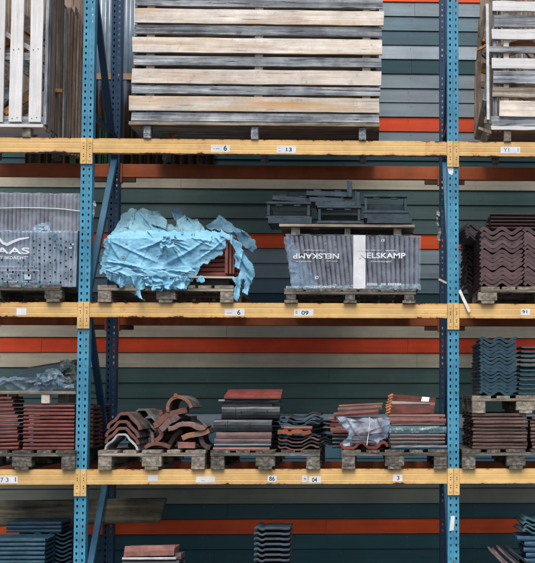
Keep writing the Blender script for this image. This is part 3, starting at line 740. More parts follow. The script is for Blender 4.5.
# teal wavy tiles on their own pallet, low shelf right
mp_ = make_pallet('pallet', .82, 1.0, 'scuffed pallet between the teal wavy tiles and the old brown tiles', (mid(467, 575, .0, 400) + .035, .0, PZ(413.3, 0, 500)), PL_, h=.135)
tt = proto_tile('roof_tile', pantile(.255, .0155), .0215, .36, TEAL)
zt0 = PZ(413.3, 0, 500) + .135
for row in range(2):
    for k in range(16 - row):
        place(tt, (mid(484, 514.5, .02) + J(.003) - (0 if row else 0), .02 + .36 * row + J(.006), zt0 + .022 + k * .0262 + (k // 5) * .004), 'teal wavy roof tile in the tall stack on the scuffed pallet', 'teal wavy roof tiles', rz=J(.012), hid=False)
fl = proto_tile('roof_tile', [(-.20, .004), (-.17, 0), (-.01, 0), (.0, .006), (.01, 0), (.18, 0), (.20, .006)], .012, .36, TEALL)
for k in range(11):
    place(fl, (PX(522, .04) + .20 + (10 - k) * -.0025, .05 + J(.005), zt0 + .014 + k * .0355), 'flat blue grey roof tile in the stack right of the teal wavy tiles', 'flat blue grey roof tiles', rz=J(.01))
# old brown tiles below
nose = [(0, .003), (.02, 0), (.12, .002), (.24, 0), (.30, .004)]
def side_tile(name, L_, D_, t, m, rag=.003, nosed=True):
    """tile seen from its long side: a slab with a rounded front roll and interlock step"""
    b = MB(); pr = [(0, 0), (-.004, t * .35), (-.002, t * .8), (.006, t), (.028, t), (.034, t * .6), (D_ - .03, t * .6), (D_ - .02, t * .95), (D_, t * .9), (D_, 0), (.04, 0), (.036, t * .12), (.01, 0)]
    n = len(pr); ns = 6
    v = []
    for k in range(ns + 1):
        x = -L_ / 2 + L_ * k / ns
        for (y, z) in pr: v.append((x + (rag * NZ.noise((y * 40, z * 90, k)) if k in (0, ns) else 0), y + rag * .6 * NZ.noise((k * 1.3, z * 50, 2)), z + rag * .3 * NZ.noise((k * .9, 7, y * 9))))
    f = [(k * n + i, k * n + (i + 1) % n, (k + 1) * n + (i + 1) % n, (k + 1) * n + i) for k in range(ns) for i in range(n)]
    f += [tuple(range(n)), tuple(range(ns * n + n - 1, ns * n - 1, -1))]
    b.add(v, f); return b.build(name, m, origin=(0, 0, 0))
ob = side_tile('roof_tile', .415, .30, .024, OLDCL, rag=.006)
for row in range(3):
    for k in range(10):
        place(ob, (mid(472.5, 527, .02) + J(.008), .02 + row * .33 + J(.008), ZC + .146 + k * .0277), 'weathered brown roof tile with reddish end in the stack below the teal tiles', 'weathered brown roof tiles', rz=J(.015), rx=J(.01), hid=row == 2)
for k in range(9):
    place(ob, (mid(472.5, 527, .02) + .45 + J(.008), .03 + J(.008), ZC + .146 + k * .0277), 'weathered brown roof tile with reddish end in the stack below the teal tiles', 'weathered brown roof tiles', rz=J(.015))

# red flat tiles, low shelf left
rt = side_tile('roof_tile', wid(24, 75, .02), .30, .0225, RED, rag=.004)
for row in range(3):
    for k in range(12):
        place(rt, (mid(23.5, 75.5, .02) + J(.002) + row * .03, .02 + row * .33 + J(.004), ZC + .1455 + k * .0288), 'red clay roof tile in the straight stack beside the left upright', 'straight stack of red clay tiles', rz=J(.006), hid=row > 0)
for k in range(14):
    place(rt, (PX(20.5 - (k % 3) * .6, .02) - .195 + J(.006) - (.004 * k if k > 8 else 0), .02 + J(.006), ZC + .146 + k * .0288), 'red clay roof tile in the uneven stack at the left edge', 'uneven stack of red clay tiles', rz=J(.02), ry=-.03 + J(.012))
# brick coloured pack seen just right of the left upright
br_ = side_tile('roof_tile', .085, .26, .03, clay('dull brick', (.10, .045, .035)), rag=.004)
for row in range(3):
    for k in range(10):
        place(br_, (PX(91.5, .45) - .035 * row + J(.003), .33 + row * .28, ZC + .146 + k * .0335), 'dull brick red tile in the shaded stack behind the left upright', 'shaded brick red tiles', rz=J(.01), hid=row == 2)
# pallet with slates in plastic over the red tiles
zl = PZ(403.6, 0, 40)
lp = thing('pallet', 'thin pale board pallet carrying the wrapped slates', 'pallet', (PX(20, .3), .3, zl))
for j_ in range(6):
    s = MB(); y = .0 + .155 * j_; a = P(-60, 393, 0); b = P(75.5, 393, 0)
    s.plank((a.x, y + .07, PZ(392.5, 0, 40)), (b.x, y + .07, PZ(392.5, 0, 40)), .135, .022, up=(0, 1, 0), n=8, j=.004); s.build('deck_board', PL_['x'], lp)
for px in (45, -20):
    for y in (.01, .5, .82):
        s = MB(); x = PX(px, 0); s.box(x - .031, x + .031, y, y + .07, zl + .001, PZ(392.5, 0, 40) - .0125); s.build('block', M['palew']['y'], lp, bevel=.003)
zs_ = PZ(391, 0, 40)
for k in range(7):
    s = MB(); 
    x0_, x1_ = PX(4 + k * 1.5, .1), PX(60 + k * 2.0, .1)
    s.plank((x0_, .34, zs_ + .085 + k * .013), (x1_, .34, zs_ + .125 + k * .019), .56 - .02 * k, .010, up=(0, 1, .02 * k), n=6, j=.006)
    s.build('slate', SLATE['b'] and SLATE, label='dark green slate in the leaning pile wrapped in plastic', cat='slate', group='slates wrapped in plastic')

# ------------------------------------------------------------------ crumpled sheets
def inside(poly, x, y):
    c = False; n = len(poly); j = n - 1
    for i in range(n):
        if (poly[i][1] > y) != (poly[j][1] > y) and x < (poly[j][0] - poly[i][0]) * (y - poly[i][1]) / (poly[j][1] - poly[i][1]) + poly[i][0]: c = not c
        j = i
    return c
def ridge(v): return 1 - 2 * abs(NZ.noise(v))
def crease(v): return max(0, 1 - 2.6 * abs(NZ.noise(v))) ** 3
def auto_folds(poly, n, ang, spread, ln, wd, am, seed):
    q = random.Random(seed); xs = [p[0] for p in poly]; yy = [p[1] for p in poly]; out = []
    for _ in range(n):
        x, y = q.uniform(min(xs), max(xs)), q.uniform(min(yy), max(yy)); a = ang + q.uniform(-spread, spread); L_ = q.uniform(*ln) / 2
        out.append((x - L_ * math.cos(a), y - L_ * math.sin(a), x + L_ * math.cos(a), y + L_ * math.sin(a), q.uniform(*wd), q.choice((1, 1, -.7)) * q.uniform(*am)))
    return out
def fold_height(folds, px, py):
    h = 0
    for (x0, y0, x1, y1, w_, a) in folds:
        dx, dy = x1 - x0, y1 - y0; L2 = dx * dx + dy * dy
        u = ((px - x0) * dx + (py - y0) * dy) / L2
        if u < -.1 or u > 1.1: continue
        L_ = math.sqrt(L2); d_ = ((px - x0) * dy - (py - y0) * dx) / L_
        d_ += w_ * .8 * math.sin(u * 3 + x0)
        ww = w_ * (.45 + .9 * u) if a > 0 else w_
        e = (d_ / ww) if d_ > 0 else (d_ / (ww * .55))
        if abs(e) > 2.5: continue
        h += a * math.exp(-abs(e) ** 1.5) * max(0, min(1, (u + .1) / .3)) * max(0, min(1, (1.1 - u) / .45))
    return h
def sheet_patch(mb, poly, Yf, step=.9, amp=.02, fs=.09, rag=1.2, seed=0, m=None, fold=(1, 1), fine=.0, ang=0, folds=None):
    if folds is None:
        big = max(max(p[0] for p in poly) - min(p[0] for p in poly), max(p[1] for p in poly) - min(p[1] for p in poly))
        folds = auto_folds(poly, 26, ang, .9 if fold != (1, 1) else 3.1, (big * .18, big * .5), (big * .018, big * .05), (amp * .2, amp * .75), seed)
    xs = [p[0] for p in poly]; ys_ = [p[1] for p in poly]
    nx = int((max(xs) - min(xs)) / step) + 2; ny = int((max(ys_) - min(ys_)) / step) + 2
    ids = {}; v = []; f = []
    def vid(i, j):
        if (i, j) in ids: return ids[(i, j)]
        px = min(xs) + i * step; py = min(ys_) + j * step
        ca_, sa_ = math.cos(ang), math.sin(ang); qx, qy = px * ca_ + py * sa_, py * ca_ - px * sa_
        w_1 = 1.2 * NZ.noise((px * fs * .5, py * fs * .5, seed + 20))
        a1 = NZ.noise((qx * fs * .8 + w_1, qy * fs * .8, seed)); a3 = NZ.noise((px * .35, py * .35, seed + 4))
        Y = Yf(px, py) - amp * a1 * .7 - fold_height(folds, px, py) - amp * .05 * a3
        jx = rag * .3 * NZ.noise((px * .5, py * .5, seed + 1)); jy = rag * .3 * NZ.noise((px * .5, py * .5, seed + 2))
        ids[(i, j)] = len(v); v.append(P(px + jx, py + jy, Y)); return ids[(i, j)]
    for i in range(nx):
        for j in range(ny):
            px = min(xs) + (i + .5) * step; py = min(ys_) + (j + .5) * step
            if inside(poly, px + rag * 1.6 * NZ.noise((px * .17, py * .17, seed + 5)), py + rag * 1.6 * NZ.noise((px * .17, py * .17, seed + 6))):
                f.append((vid(i, j), vid(i + 1, j), vid(i + 1, j + 1), vid(i, j + 1)))
    mb.add(v, f, m)

SLF = film('milky crumpled film', (.20, .28, .36), .5, rough=.22, noise_scale=10, spread=.4)
s = MB()
sheet_patch(s, [(-8, 379), (4, 377), (10, 377), (26, 377), (40, 377), (46, 372), (56, 370), (60, 372), (64, 380), (74, 384), (72, 388), (48, 390), (41, 388), (38, 392), (29, 394), (26, 391), (10, 390), (2, 386), (-8, 384)],
            lambda px, py: .03 + max(0, (380 - py)) * .018, amp=.035, fs=.07, seed=3, fold=(.6, 1.8))
sheet_patch(s, [(38, 374), (46, 370), (57, 368), (62, 373), (66, 380), (60, 386), (46, 388), (34, 386)], lambda px, py: -.005 + max(0, (374 - py)) * .02, amp=.07, fs=.12, seed=13)
s.build('plastic_wrap', SLF, smooth=True, label='crumpled grey plastic wrap around the dark slates on the left', cat='plastic wrap')
s = MB(); sheet_patch(s, [(60, 360), (68, 358), (76, 366), (77, 386), (66, 384), (60, 372)], lambda px, py: .12, amp=.02, fs=.08, seed=31, rag=.6)
s.build('tarp_scrap', mat('drab green tarp', (.055, .07, .065), rough=.5), smooth=True, solid=.003, label='drab green scrap of sheeting at the right end of the wrapped slates', cat='sheeting')

# ------------------------------------------------------------------ wrapped packs on the middle shelf
def pack_rib(x, y0, z0, h, w_, d, lean, m, parent, r=.006):
    b = MB(); pr = [(-w_ / 2, .020), (-w_ * .36, .004), (-w_ * .1, -.004), (w_ * .22, -.002), (w_ * .4, .005), (w_ / 2, .020), (w_ / 2, d), (-w_ / 2, d)]
    n = len(pr); zz = [0, h * .5, h - .006, h]
    v = []
    for k, z in enumerate(zz):
        sc_ = .7 if k == 3 else 1
        for (px, py) in pr: v.append((px * sc_, py + (.004 if k == 3 and py < .1 else 0), z))
    f = [(k * n + i, k * n + (i + 1) % n, (k + 1) * n + (i + 1) % n, (k + 1) * n + i) for k in range(3) for i in range(n)] + [tuple(range(n)), tuple(range(4 * n - 1, 3 * n - 1, -1))]
    b.add(v, f, None, Matrix.Translation((x, y0, z0)) @ Matrix.Rotation(lean, 4, 'Y'))
    return b.build('tile', m, parent)
def film_sheet(xz, Y, m, parent, pitch, amp=.004, wr=.006, name='film', seed=0, top=0):
    """xz: four corners (x,z) bl, br, tr, tl"""
    (ax, az), (bx, bz), (cx, cz), (dx, dz) = xz; nu, nv = 150, 24; v = []; f = []
    for j in range(nv + 1):
        for i in range(nu + 1):
            u, t = i / nu, j / nv
            x = (ax * (1 - u) + bx * u) * (1 - t) + (dx * (1 - u) + cx * u) * t; z = (az * (1 - u) + bz * u) * (1 - t) + (dz * (1 - u) + cz * u) * t
            edge = .006 * NZ.noise((u * 22, j, seed)) if j in (0, nv) else 0
            y = Y - amp * abs(math.cos(math.pi * (x - ax) / pitch)) - wr * NZ.noise((x * 9 + z * 5, z * 14, seed)) - wr * .5 * ridge((x * 25, z * 22, seed))
            v.append((x, y, z + edge))
    for j in range(nv):
        for i in range(nu): f.append((j * (nu + 1) + i, j * (nu + 1) + i + 1, (j + 1) * (nu + 1) + i + 1, (j + 1) * (nu + 1) + i))
    if top:
        base = len(v); 
        for i in range(nu + 1): p = v[nv * (nu + 1) + i]; v.append((p[0], p[1] + top, p[2] + .004 + .004 * NZ.noise((i * .4, 1, seed))))
        for i in range(nu): f.append((nv * (nu + 1) + i, nv * (nu + 1) + i + 1, base + i + 1, base + i))
    s = MB(); s.add(v, f); return s.build(name, m, parent, smooth=True)
Yn = 0.0
nk = thing('wrapped_tile_pack', 'film wrapped pack of standing grey tiles lettered NELSKAMP under the black frames', 'tile pack', (mid(284, 420, Yn), Yn + .2, ZB + .11))
zb_, zt_ = PZ(288.5, Yn, 350), PZ(235.8, Yn, 350)
N_ = 28
for k in range(N_):
    q_ = k / (N_ - 1)
    xb_ = PX(294.0 + q_ * (416.5 - 294.0), Yn, 288); xt_ = PX(286.8 + q_ * (417.0 - 286.8) - 1.5 * math.sin(q_ * 3.14), Yn, 236)
    pack_rib(xb_, Yn + .008 + J(.003), zb_, (zt_ - zb_) * (1 + J(.008)), .0335, .32, math.atan2(xt_ - xb_, zt_ - zb_), MAUVE, nk)
FILM = film('clear stretch film', (.46, .56, .66), .13, rough=.12, spread=.13)
FILM2 = film('bluish stretch film', (.52, .66, .80), .28, rough=.14, spread=.2)
cor = [(PX(291, Yn), zb_ - .008), (PX(420, Yn), zb_ - .006), (PX(421, Yn), zt_ + .004), (PX(284, Yn), zt_ + .012)]
fl_ = film_sheet(cor, Yn - .004, FILM, nk, .035, seed=4, top=.30)
# creased film gathered at the left end
s = MB(); sheet_patch(s, [(284, 236), (290, 238), (306, 262), (318, 286), (312, 289), (292, 289), (288, 262)], lambda px, py: Yn - .004, amp=.014, fs=.10, seed=44, fold=(3, .4), ang=-.4)
s.build('film_fold', film('creased film', (.34, .50, .66), .34, rough=.15, spread=.3, noise_scale=12), nk, smooth=True)
s = MB(); sheet_patch(s, [(286, 285.5), (420, 284), (421, 289.5), (286, 291)], lambda px, py: Yn - .012, amp=.010, fs=.25, seed=45, rag=1.0)
s.build('film_hem', film('gathered hem', (.42, .58, .68), .45, rough=.2, spread=.4, noise_scale=40), nk, smooth=True)
PRINT = mat('white print', (.80, .83, .86), rough=.5, bump=0, dirt=.15, dirt_scale=60, vary=0)
s = MB(); s.box(PX(353.3, Yn, 260), PX(365.5, Yn, 260), Yn - .0185, Yn - .0175, zb_ - .004, zt_ + .003, M['white'])
s.build('white_band', mat('white paper band', [(.3, (.58, .64, .68)), (.7, (.72, .76, .80))], rough=.5, dirt=.25, vary=0), nk)
def tx(mb, body, px, py, wpx, hpx, Y, rot=0, bold=True, m=None):
    """text fitted to a width and cap height given in photograph pixels"""
    v, f = text_geo(body, bold); xs = [p[0] for p in v]; yy = [p[1] for p in v]
    w0, h0 = max(xs) - min(xs), max(yy) - min(yy); cx, cy = (max(xs) + min(xs)) / 2, (max(yy) + min(yy)) / 2
    W_ = wid(px - wpx / 2, px + wpx / 2, Y, py); H_ = PZ(py - hpx / 2, Y, px) - PZ(py + hpx / 2, Y, px); c = P(px, py, Y)
    ca, sa = math.cos(rot), math.sin(rot)
    o = []
    for x, y, z in v:
        x = (x - cx) / w0 * W_; y = (y - cy) / h0 * H_; o.append((c.x + x * ca - y * sa, Y, c.z + x * sa + y * ca))
    mb.add(o, f, m or PRINT)
s = MB(); Yt = Yn - .0245
tx(s, 'NELSKAMP', 382.5, 255.5, 46, 5.6, Yt); tx(s, 'Dachziegel', 381, 261.5, 20, 1.8, Yt, bold=False)
tx(s, 'Nelskamp', 363, 250.2, 11, 1.5, Yt, bold=False); tx(s, 'Alles gut', 376, 250.2, 11, 1.5, Yt, bold=False); tx(s, 'bedacht...', 392, 250.4, 13, 1.5, Yt, bold=False)
tx(s, 'NELSKAMP', 316, 256, 46, 5.4, Yt, rot=math.pi); tx(s, 'Dachziegel', 314.5, 250.2, 20, 1.6, Yt, rot=math.pi, bold=False)
tx(s, 'Alles gut', 332, 261, 11, 1.4, Yt, rot=math.pi, bold=False); tx(s, 'bedacht...', 302, 261.5, 18, 1.5, Yt, rot=math.pi, bold=False)
tx(s, 'CE', 383, 240.3, 3.6, 2.4, Yt); tx(s, 'CE', 316.6, 277.5, 3.8, 3, Yt, rot=math.pi)
for a, b in ((367, 377), (381, 386), (388, 401)):
    tx(s, 'IIIIIIII', (a + b) / 2, 284.2, b - a, 2.4, Yt - .003)
tx(s, 'L.DACHST.', 322, 286.8, 25, 2.0, Yt - .003, rot=math.pi)
s.build('lettering', None, fl_)
s = MB(); rr_ = random.Random(4)
for k in range(N_):
    q_ = k / (N_ - 1)
    for j in range(9):
        if k % 2 or rr_.random() < .15 or 13 < k < 17: continue
        px = 292.8 + q_ * 126 - (53 - (j * 5.6)) * (1 - q_) * .12; s.disc(tuple(P(px + rr_.uniform(-.5, .5), 240.5 + j * 5.4 + rr_.uniform(-1, 1), Yn - .0225)), rr_.uniform(.0026, .0042), n=7)
s.build('perforations', M['black'], fl_)
# upper light pallet over the pack
up_ = thing('pallet', 'pale thin boarded pallet upside on the lettered tile pack, under the black frames', 'pallet', (mid(284, 415, 0), .3, PZ(235.5, 0, 350)))
up_['label'] = 'pale thin boarded pallet on top of the lettered tile pack, under the black frames'
zu = PZ(226.2, 0, 350)
for j_ in range(5):
    s = MB(); s.plank((PX(279.5, 0, 230), j_ * .15 + .03, zu), (PX(414.5, 0, 230), j_ * .15 + .03, zu), .13, .020, up=(0, 1, 0), n=9, j=.004); s.build('deck_board', PL_['x'], up_)
for px, w_ in ((295.5, .065), (347.5, .045), (397.5, .06)):
    x = PX(px, 0, 230)
    for y in (0, .28, .58):
        s = MB(); s.box(x - w_ / 2, x + w_ / 2, y, y + .09, zt_ + .0045, zu - .0105); s.build('block', PL_['y'], up_, bevel=.002)
# black moulded frames on top
def tray(px0, px1, py0, py1, Y, label, d=.30, dep=1, lean=0, t=.022, rz=0, ends='both'):
    """shallow rectangular frame standing on its long edge: four rails with end flanges and clips"""
    a = P(px0, py1, Y); b = P(px1, py0, Y); w_ = b.x - a.x; h = b.z - a.z
    s = MB()
    if h > .09:
        s.box(0, w_, 0, d, 0, t); s.box(0, w_, 0, .05, h - t, h); s.box(0, t, 0, d * .9, t, h - t); s.box(w_ - t, w_, 0, d * .9, t, h - t)
        s.box(-.012, w_ + .012, -.008, 0, 0, t * .7); s.box(-.008, w_ + .008, -.008, 0, h - t * .8, h)
        s.box(t, w_ - t, d - .012, d, (t if px0 == 364.5 else h * .45), h - t)  # back panel added so the opening looks dark inside
        for q_ in (.28, .7): s.box(w_ * q_ - .025, w_ * q_ + .025, -.006, .012, h - t - .012, h - t)
    else:
        s.box(0, w_, 0, d, 0, t * .6); s.box(0, w_, -.006, .014, 0, h); s.box(0, .012, 0, d, 0, h); s.box(w_ - .012, w_, 0, d, 0, h * 1.2)
        for q_ in (.25, .72): s.box(w_ * q_ - .028, w_ * q_ + .028, -.004, .02, h, h + .010)
    o = s.build('roof_window_frame', DFRAME, origin=(0, 0, 0), bevel=.003, label=label, cat='frame', group='black moulded frames on the pale pallet')
    o.location = a; o.rotation_euler = (0, lean, rz); return o
for args in ((267, 310, 202.0, 218.5, -.02, 'black frame with square opening, lying at the left end of the pale pallet'),
             (268, 312, 217.8, 223.6, -.03, 'low black frame underneath the leftmost open frame'),
             (272, 314, 195.5, 200, .14, 'tilted black frame resting on the leftmost open frame'),
             (318, 360.5, 206, 223.4, -.01, 'black frame with square opening in the middle of the pale pallet'),
             (315.5, 361, 202.2, 206, .06, 'low black frame on top of the middle open frame'),
             (309, 358, 197.3, 201.8, .10, 'second low black frame above the middle open frame'),
             (306, 350, 191.0, 195.6, .10, 'topmost black frame of the middle pile, with upright end'),
             (364.5, 407, 195, 213, -.01, 'black frame with square opening, topmost on the right'),
             (364, 409.5, 213.2, 218.4, -.005, 'low black frame directly beneath the open right frame'),
             (367, 412, 218.6, 223.4, -.01, 'lowest black frame of the right pile')):
    o = tray(*args, lean={195.5: .07, 191.0: .03, 197.3: .03}.get(args[2], 0), d=.34 if args[2] not in (195.5, 191.0) else .25)
for a, lab in (((347, 352, 181, 197, .06), 'small upright black end piece standing above the middle pile'), ((355, 360, 192, 206, .05), 'short upright black end piece right of the middle pile')):
    p0 = P(a[0], a[3], a[4]); p1 = P(a[1], a[2], a[4]); s = MB(); s.box(p0.x, p1.x, a[4], a[4] + .25, p0.z, p1.z); s.box(p0.x - .03, p0.x, a[4], a[4] + .25, p0.z, p0.z + .02)
    s.box(p0.x, p0.x + .01, a[4] - .01, a[4], p0.z, p1.z + .012)
    s.build('frame_end_piece', DFRAME, bevel=.003, label=lab, cat='frame')

# left pack with white swoosh
Yl = .0
lk = thing('wrapped_tile_pack', 'blue tinted film wrapped pack of standing grey tiles lettered MAAS', 'tile pack', (PX(10, Yl), Yl + .2, ZB + .13))
z0_, z1_ = PZ(286.3, Yl, 30), PZ(231.5, Yl, 30)
for k in range(39):
    x = PX(74.2 - k * 4.03, Yl, 260); pack_rib(x, Yl + .006 + J(.002), z0_, (z1_ - z0_) * (1 + J(.01)), .0300, .35, J(.004), MAUVE2, lk)
cor = [(PX(-90, Yl), z0_ - .004), (PX(76, Yl, 286), z0_ - .004), (PX(78, Yl, 232), z1_ + .006), (PX(-90, Yl), z1_ + .006)]
fl_ = film_sheet(cor, Yl - .004, FILM2, lk, .0308, seed=14, top=.05)
PRINT2 = mat('thin print', (.52, .62, .70), rough=.5, bump=0, vary=0)
s = MB(); Yt = Yl - .0225
tx(s, 'MAAS', 6, 250.6, 47, 6.4, Yt); tx(s, "GUT BEDACHT\"", 10.5, 257.6, 35, 3.2, Yt, bold=False)
tx(s, 'Tondachziegel für Ihr Dach', 16, 266.5, 42, 2.2, Yt, bold=False, m=PRINT2)
sw = [(-12, 226), (0, 238), (4, 242.5), (7, 243.4), (12, 241), (18, 238.6), (29, 237), (29, 238), (19, 240.3), (12, 243), (7, 246), (3, 245), (-4, 239), (-14, 229)]
sw = [(-6, 232), (0, 237.6), (4, 242.3), (7, 243.2), (12, 240.6), (19, 238), (29, 236.8), (29, 238.2), (20, 240.0), (13, 243), (7, 246), (2.4, 244.2), (-1.5, 240), (-8, 234)]
pp = [P(a, b, Yt) for a, b in sw]; s.add([tuple(p) for p in pp], [tuple(range(len(pp)))], PRINT)
for a, b, c, d in ((6, 273.5, 14, 274), (7, 278, 12, 278.5), (24, 274.5, 31, 279.5), (3, 281.4, 17, 282.0), (20, 281.4, 34, 282.0), (0, 270.0, 39, 270.4), (38.5, 270, 39, 280), (8, 273.5, 9, 279), (70.5, 243.5, 74, 245), (69, 247, 72, 248.6), (74, 251, 74.6, 266)):
    p0, p1 = P(a, d, Yt), P(c, b, Yt); s.box(p0.x, p1.x, Yt, Yt + .0004, p0.z, p1.z, PRINT2)
s.build('lettering', None, fl_)
s = MB(); rr_ = random.Random(8)
for ci, px in enumerate([-3 + 5.3 * k for k in range(15)]):
    for ri in range(8):
        if rr_.random() < .2: continue
        py = 238.5 + ri * 6.2 + (ci % 2) * 3.1
        if py > 283 or (py < 260 and px < 31): continue
        s.disc(tuple(P(px + rr_.uniform(-.4, .4), py + rr_.uniform(-.6, .6), Yl - .0225)), rr_.uniform(.004, .0082), n=8, sz=1.25)
s.build('perforations', M['black'], fl_)
s = MB(); sheet_patch(s, [(52, 231), (56, 234), (63, 250), (60, 252), (54, 242), (50, 233)], lambda px, py: Yl - .016, amp=.01, fs=.3, seed=71)
sheet_patch(s, [(-20, 281), (62, 282), (60, 287), (46, 286.5), (30, 288), (-20, 286)], lambda px, py: Yl - .014, amp=.012, fs=.3, seed=72, rag=1.8)
s.build('film_fold', film('dark creased film', (.12, .24, .32), .55, rough=.2, spread=.4, noise_scale=40), lk, smooth=True)
# upper layer, standing behind on a board
uk = thing('wrapped_tile_pack', 'upper pack of standing mauve grey tiles with a white strap, behind the MAAS pack', 'tile pack', (PX(10, .05), .25, PZ(243, .06, 30)))
z1u = PZ(193.8, .07, 30); z0u = z1_ + .012
for k in range(40):
    x = PX(78.5 - k * 4.03, .07, 215); pack_rib(x, .07 + J(.002), z0u, (z1u - z0u) * (1 + J(.015)), .0300, .35, J(.003), MAUVE, uk)
cor = [(PX(-90, .06), z0u), (PX(80, .06, 235), z0u), (PX(80.5, .06, 200), z1u + .004), (PX(-90, .06), z1u + .008)]
film_sheet(cor, .062, film('clear film', (.60, .66, .74), .18, rough=.2, spread=.15), uk, .0308, seed=24, top=.34)
s = MB(); s.tube([P(a, b, .048) for a, b in ((-60, 207), (0, 208.3), (20, 207.8), (38, 208), (55, 208.6), (66, 209.5), (80, 211.2))], .0045); s.build('strap', mat('white strap', (.62, .68, .66), rough=.4), uk)
s = MB(); sheet_patch(s, [(31, 231), (36, 225), (44, 222), (50, 221), (50, 231)], lambda px, py: .02 + (231 - py) * .003, amp=.012, fs=.2, seed=81)
s.build('film_flap', film('loose flap', (.22, .38, .52), .5, spread=.25), uk, smooth=True)

# ------------------------------------------------------------------ blue tarpaulin over red tiles
TARP = mat('light blue tarpaulin', [(.25, (.16, .43, .62)), (.5, (.23, .54, .73)), (.75, (.33, .63, .80))], scale=(5, 5, 5), rough=.5, bump=.12, dirt=.2, dirt_scale=7, bdist=.006, vary=.0,
           spots=(22, .66, .70, (.42, .66, .78)))
TARPG = mat('grey blue tarpaulin', [(.3, (.15, .34, .44)), (.7, (.28, .50, .60))], scale=(6, 6, 6), rough=.4, bump=.2, dirt=.35, dirt_scale=8, bdist=.006, vary=0)
zp = ZB + .13
rb = side_tile('roof_tile', .40, .30, .03, clay('tile red', (.30, .085, .06)), rag=.004)
for k in range(8):
    for xx in (0, 1):
        place(rb, (PX(210, .10) - .41 * xx + J(.004), .10 + J(.004), zp + .085 + k * .036), 'red roof tile in the stacks under the torn blue tarpaulin', 'red tiles under the tarpaulin', rz=J(.01), hid=xx > 0)
s = MB(); s.plank((PX(115, .03), .35, zp + .075), (PX(233, .03), .35, zp + .065), .68, .014, up=(0, 1, 0), n=6)
s.build('wooden_board', M['palew']['x'], label='pale board under the red tiles in the tear of the blue tarpaulin', cat='board')
s = MB(); s.box(PX(118, .06), PX(228, .06), .06, .6, zp + .001, zp + .060); s.build('base_block', M['black'] and mat('dark timber', (.03, .03, .03), rough=.9), label='dark timber base under the pale board on the tarpaulin pallet', cat='timber', bevel=.004)
# vertical red tiles at the right of the opening
for k, (a, b, c) in enumerate(((225, 228.5, 241), (229, 232, 242.5), (232.3, 234.6, 247))):
    p0 = P(a, 274, .02); p1 = P(b, c, .02); s = MB(); s.box(p0.x, p1.x, .0 + .01 * k, .25, p0.z, p1.z)
    s.build('roof_tile', clay('edge red %d' % k, (.25, .08, .06)), label='red roof tile standing on edge at the right of the tarpaulin tear', cat='roof tile', group='red tiles standing on edge', bevel=.004)
tp = thing('tarpaulin', 'torn light blue tarpaulin draped over red tiles on the grey pallet', 'tarpaulin', (PX(170, .2), .2, zp))
s = MB()
front = [(99.5, 269), (101, 262), (104, 250), (104, 240), (110, 234.5), (122, 231), (150, 230), (180, 231), (205, 230), (222, 234), (227, 238), (226, 248), (221, 255), (214, 258), (207, 263), (200, 270), (196, 274), (203, 277), (203, 281), (197, 284), (196, 278), (191, 284), (180, 290),
         (172, 287), (160, 291), (150, 288), (139, 290), (142, 299), (132, 294), (126, 287), (118, 285), (108, 277), (99, 272)]
def Yfront(px, py):
    y = -.045 + .035 * math.sin((px - 100) / 60) 
    if py < 238: y += (238 - py) * .012
    if px < 108: y += (108 - px) * .012
    if py > 262: y += (py - 262) * .002 * math.sin(px * .3)
    if px > 200 and py > 250: y += .01
    return y
qf = random.Random(77); FF = []
for k in range(15):      # folds drawn together at the knot
    a = math.pi * (.02 + .96 * k / 14) + qf.uniform(-.1, .1); L_ = qf.uniform(9, 34); FF.append((166, 239, 166 + L_ * math.cos(a), 239 + L_ * .75 * math.sin(a), qf.uniform(.7, 1.8), qf.uniform(.006, .018)))
FF += [(112, 243, 160, 262, 1.6, .016), (106, 240, 128, 266, 2.2, .014), (205, 238, 160, 268, 2.4, .016), (224, 238, 196, 262, 1.6, .014), (122, 233, 150, 240, 1.2, .012), (104, 262, 150, 270, 1.6, .018), (150, 270, 200, 266, 1.8, .016), (130, 250, 150, 270, 3, -.012), (176, 250, 190, 268, 3, .012), (190, 236, 216, 244, 1.4, .012), (110, 235, 104, 262, 1.6, .014), (212, 236, 226, 246, 1.3, .012)]
for k in range(26):      # gathered hem
    x = 104 + 3.6 * k + qf.uniform(-1, 1); FF.append((x, 272 + qf.uniform(-3, 3), x + qf.uniform(-5, 5), 289, qf.uniform(.7, 1.6), qf.uniform(.008, .026)))
FF += auto_folds([(104, 235), (225, 285)], 20, -.3, 1.2, (8, 26), (.6, 1.6), (.003, .009), 78)
sheet_patch(s, front, Yfront, step=.6, amp=.04, fs=.035, rag=2.2, seed=5, folds=FF)
tb = s.build('front_sheet', TARP, tp, smooth=True, solid=.002)
s = MB()
sheet_patch(s, [(108, 241), (122, 216), (126, 210.5), (140, 209), (158, 211), (163, 216), (167, 222), (174, 226), (178, 222), (172, 216), (170, 211), (173, 208), (181, 209), (184, 217), (197, 219), (202, 226), (206, 233), (215, 237), (160, 240), (130, 242)],
            lambda px, py: .02 + max(0, 238 - py) * .017, step=.6, amp=.05, fs=.05, rag=1.6, seed=8, folds=auto_folds([(108, 209), (212, 240)], 34, 1.3, .8, (8, 26), (.8, 2.4), (.02, .075), 88))
sheet_patch(s, [(122, 232), (128, 222), (133, 214), (142, 211), (150, 215), (160, 213), (166, 220), (166, 230), (150, 233)], lambda px, py: .0 + max(0, 238 - py) * .013, step=.6, amp=.04, fs=.06, rag=1.3, seed=18, folds=auto_folds([(122, 211), (166, 233)], 16, 1.1, .7, (8, 20), (.7, 1.8), (.015, .05), 188))
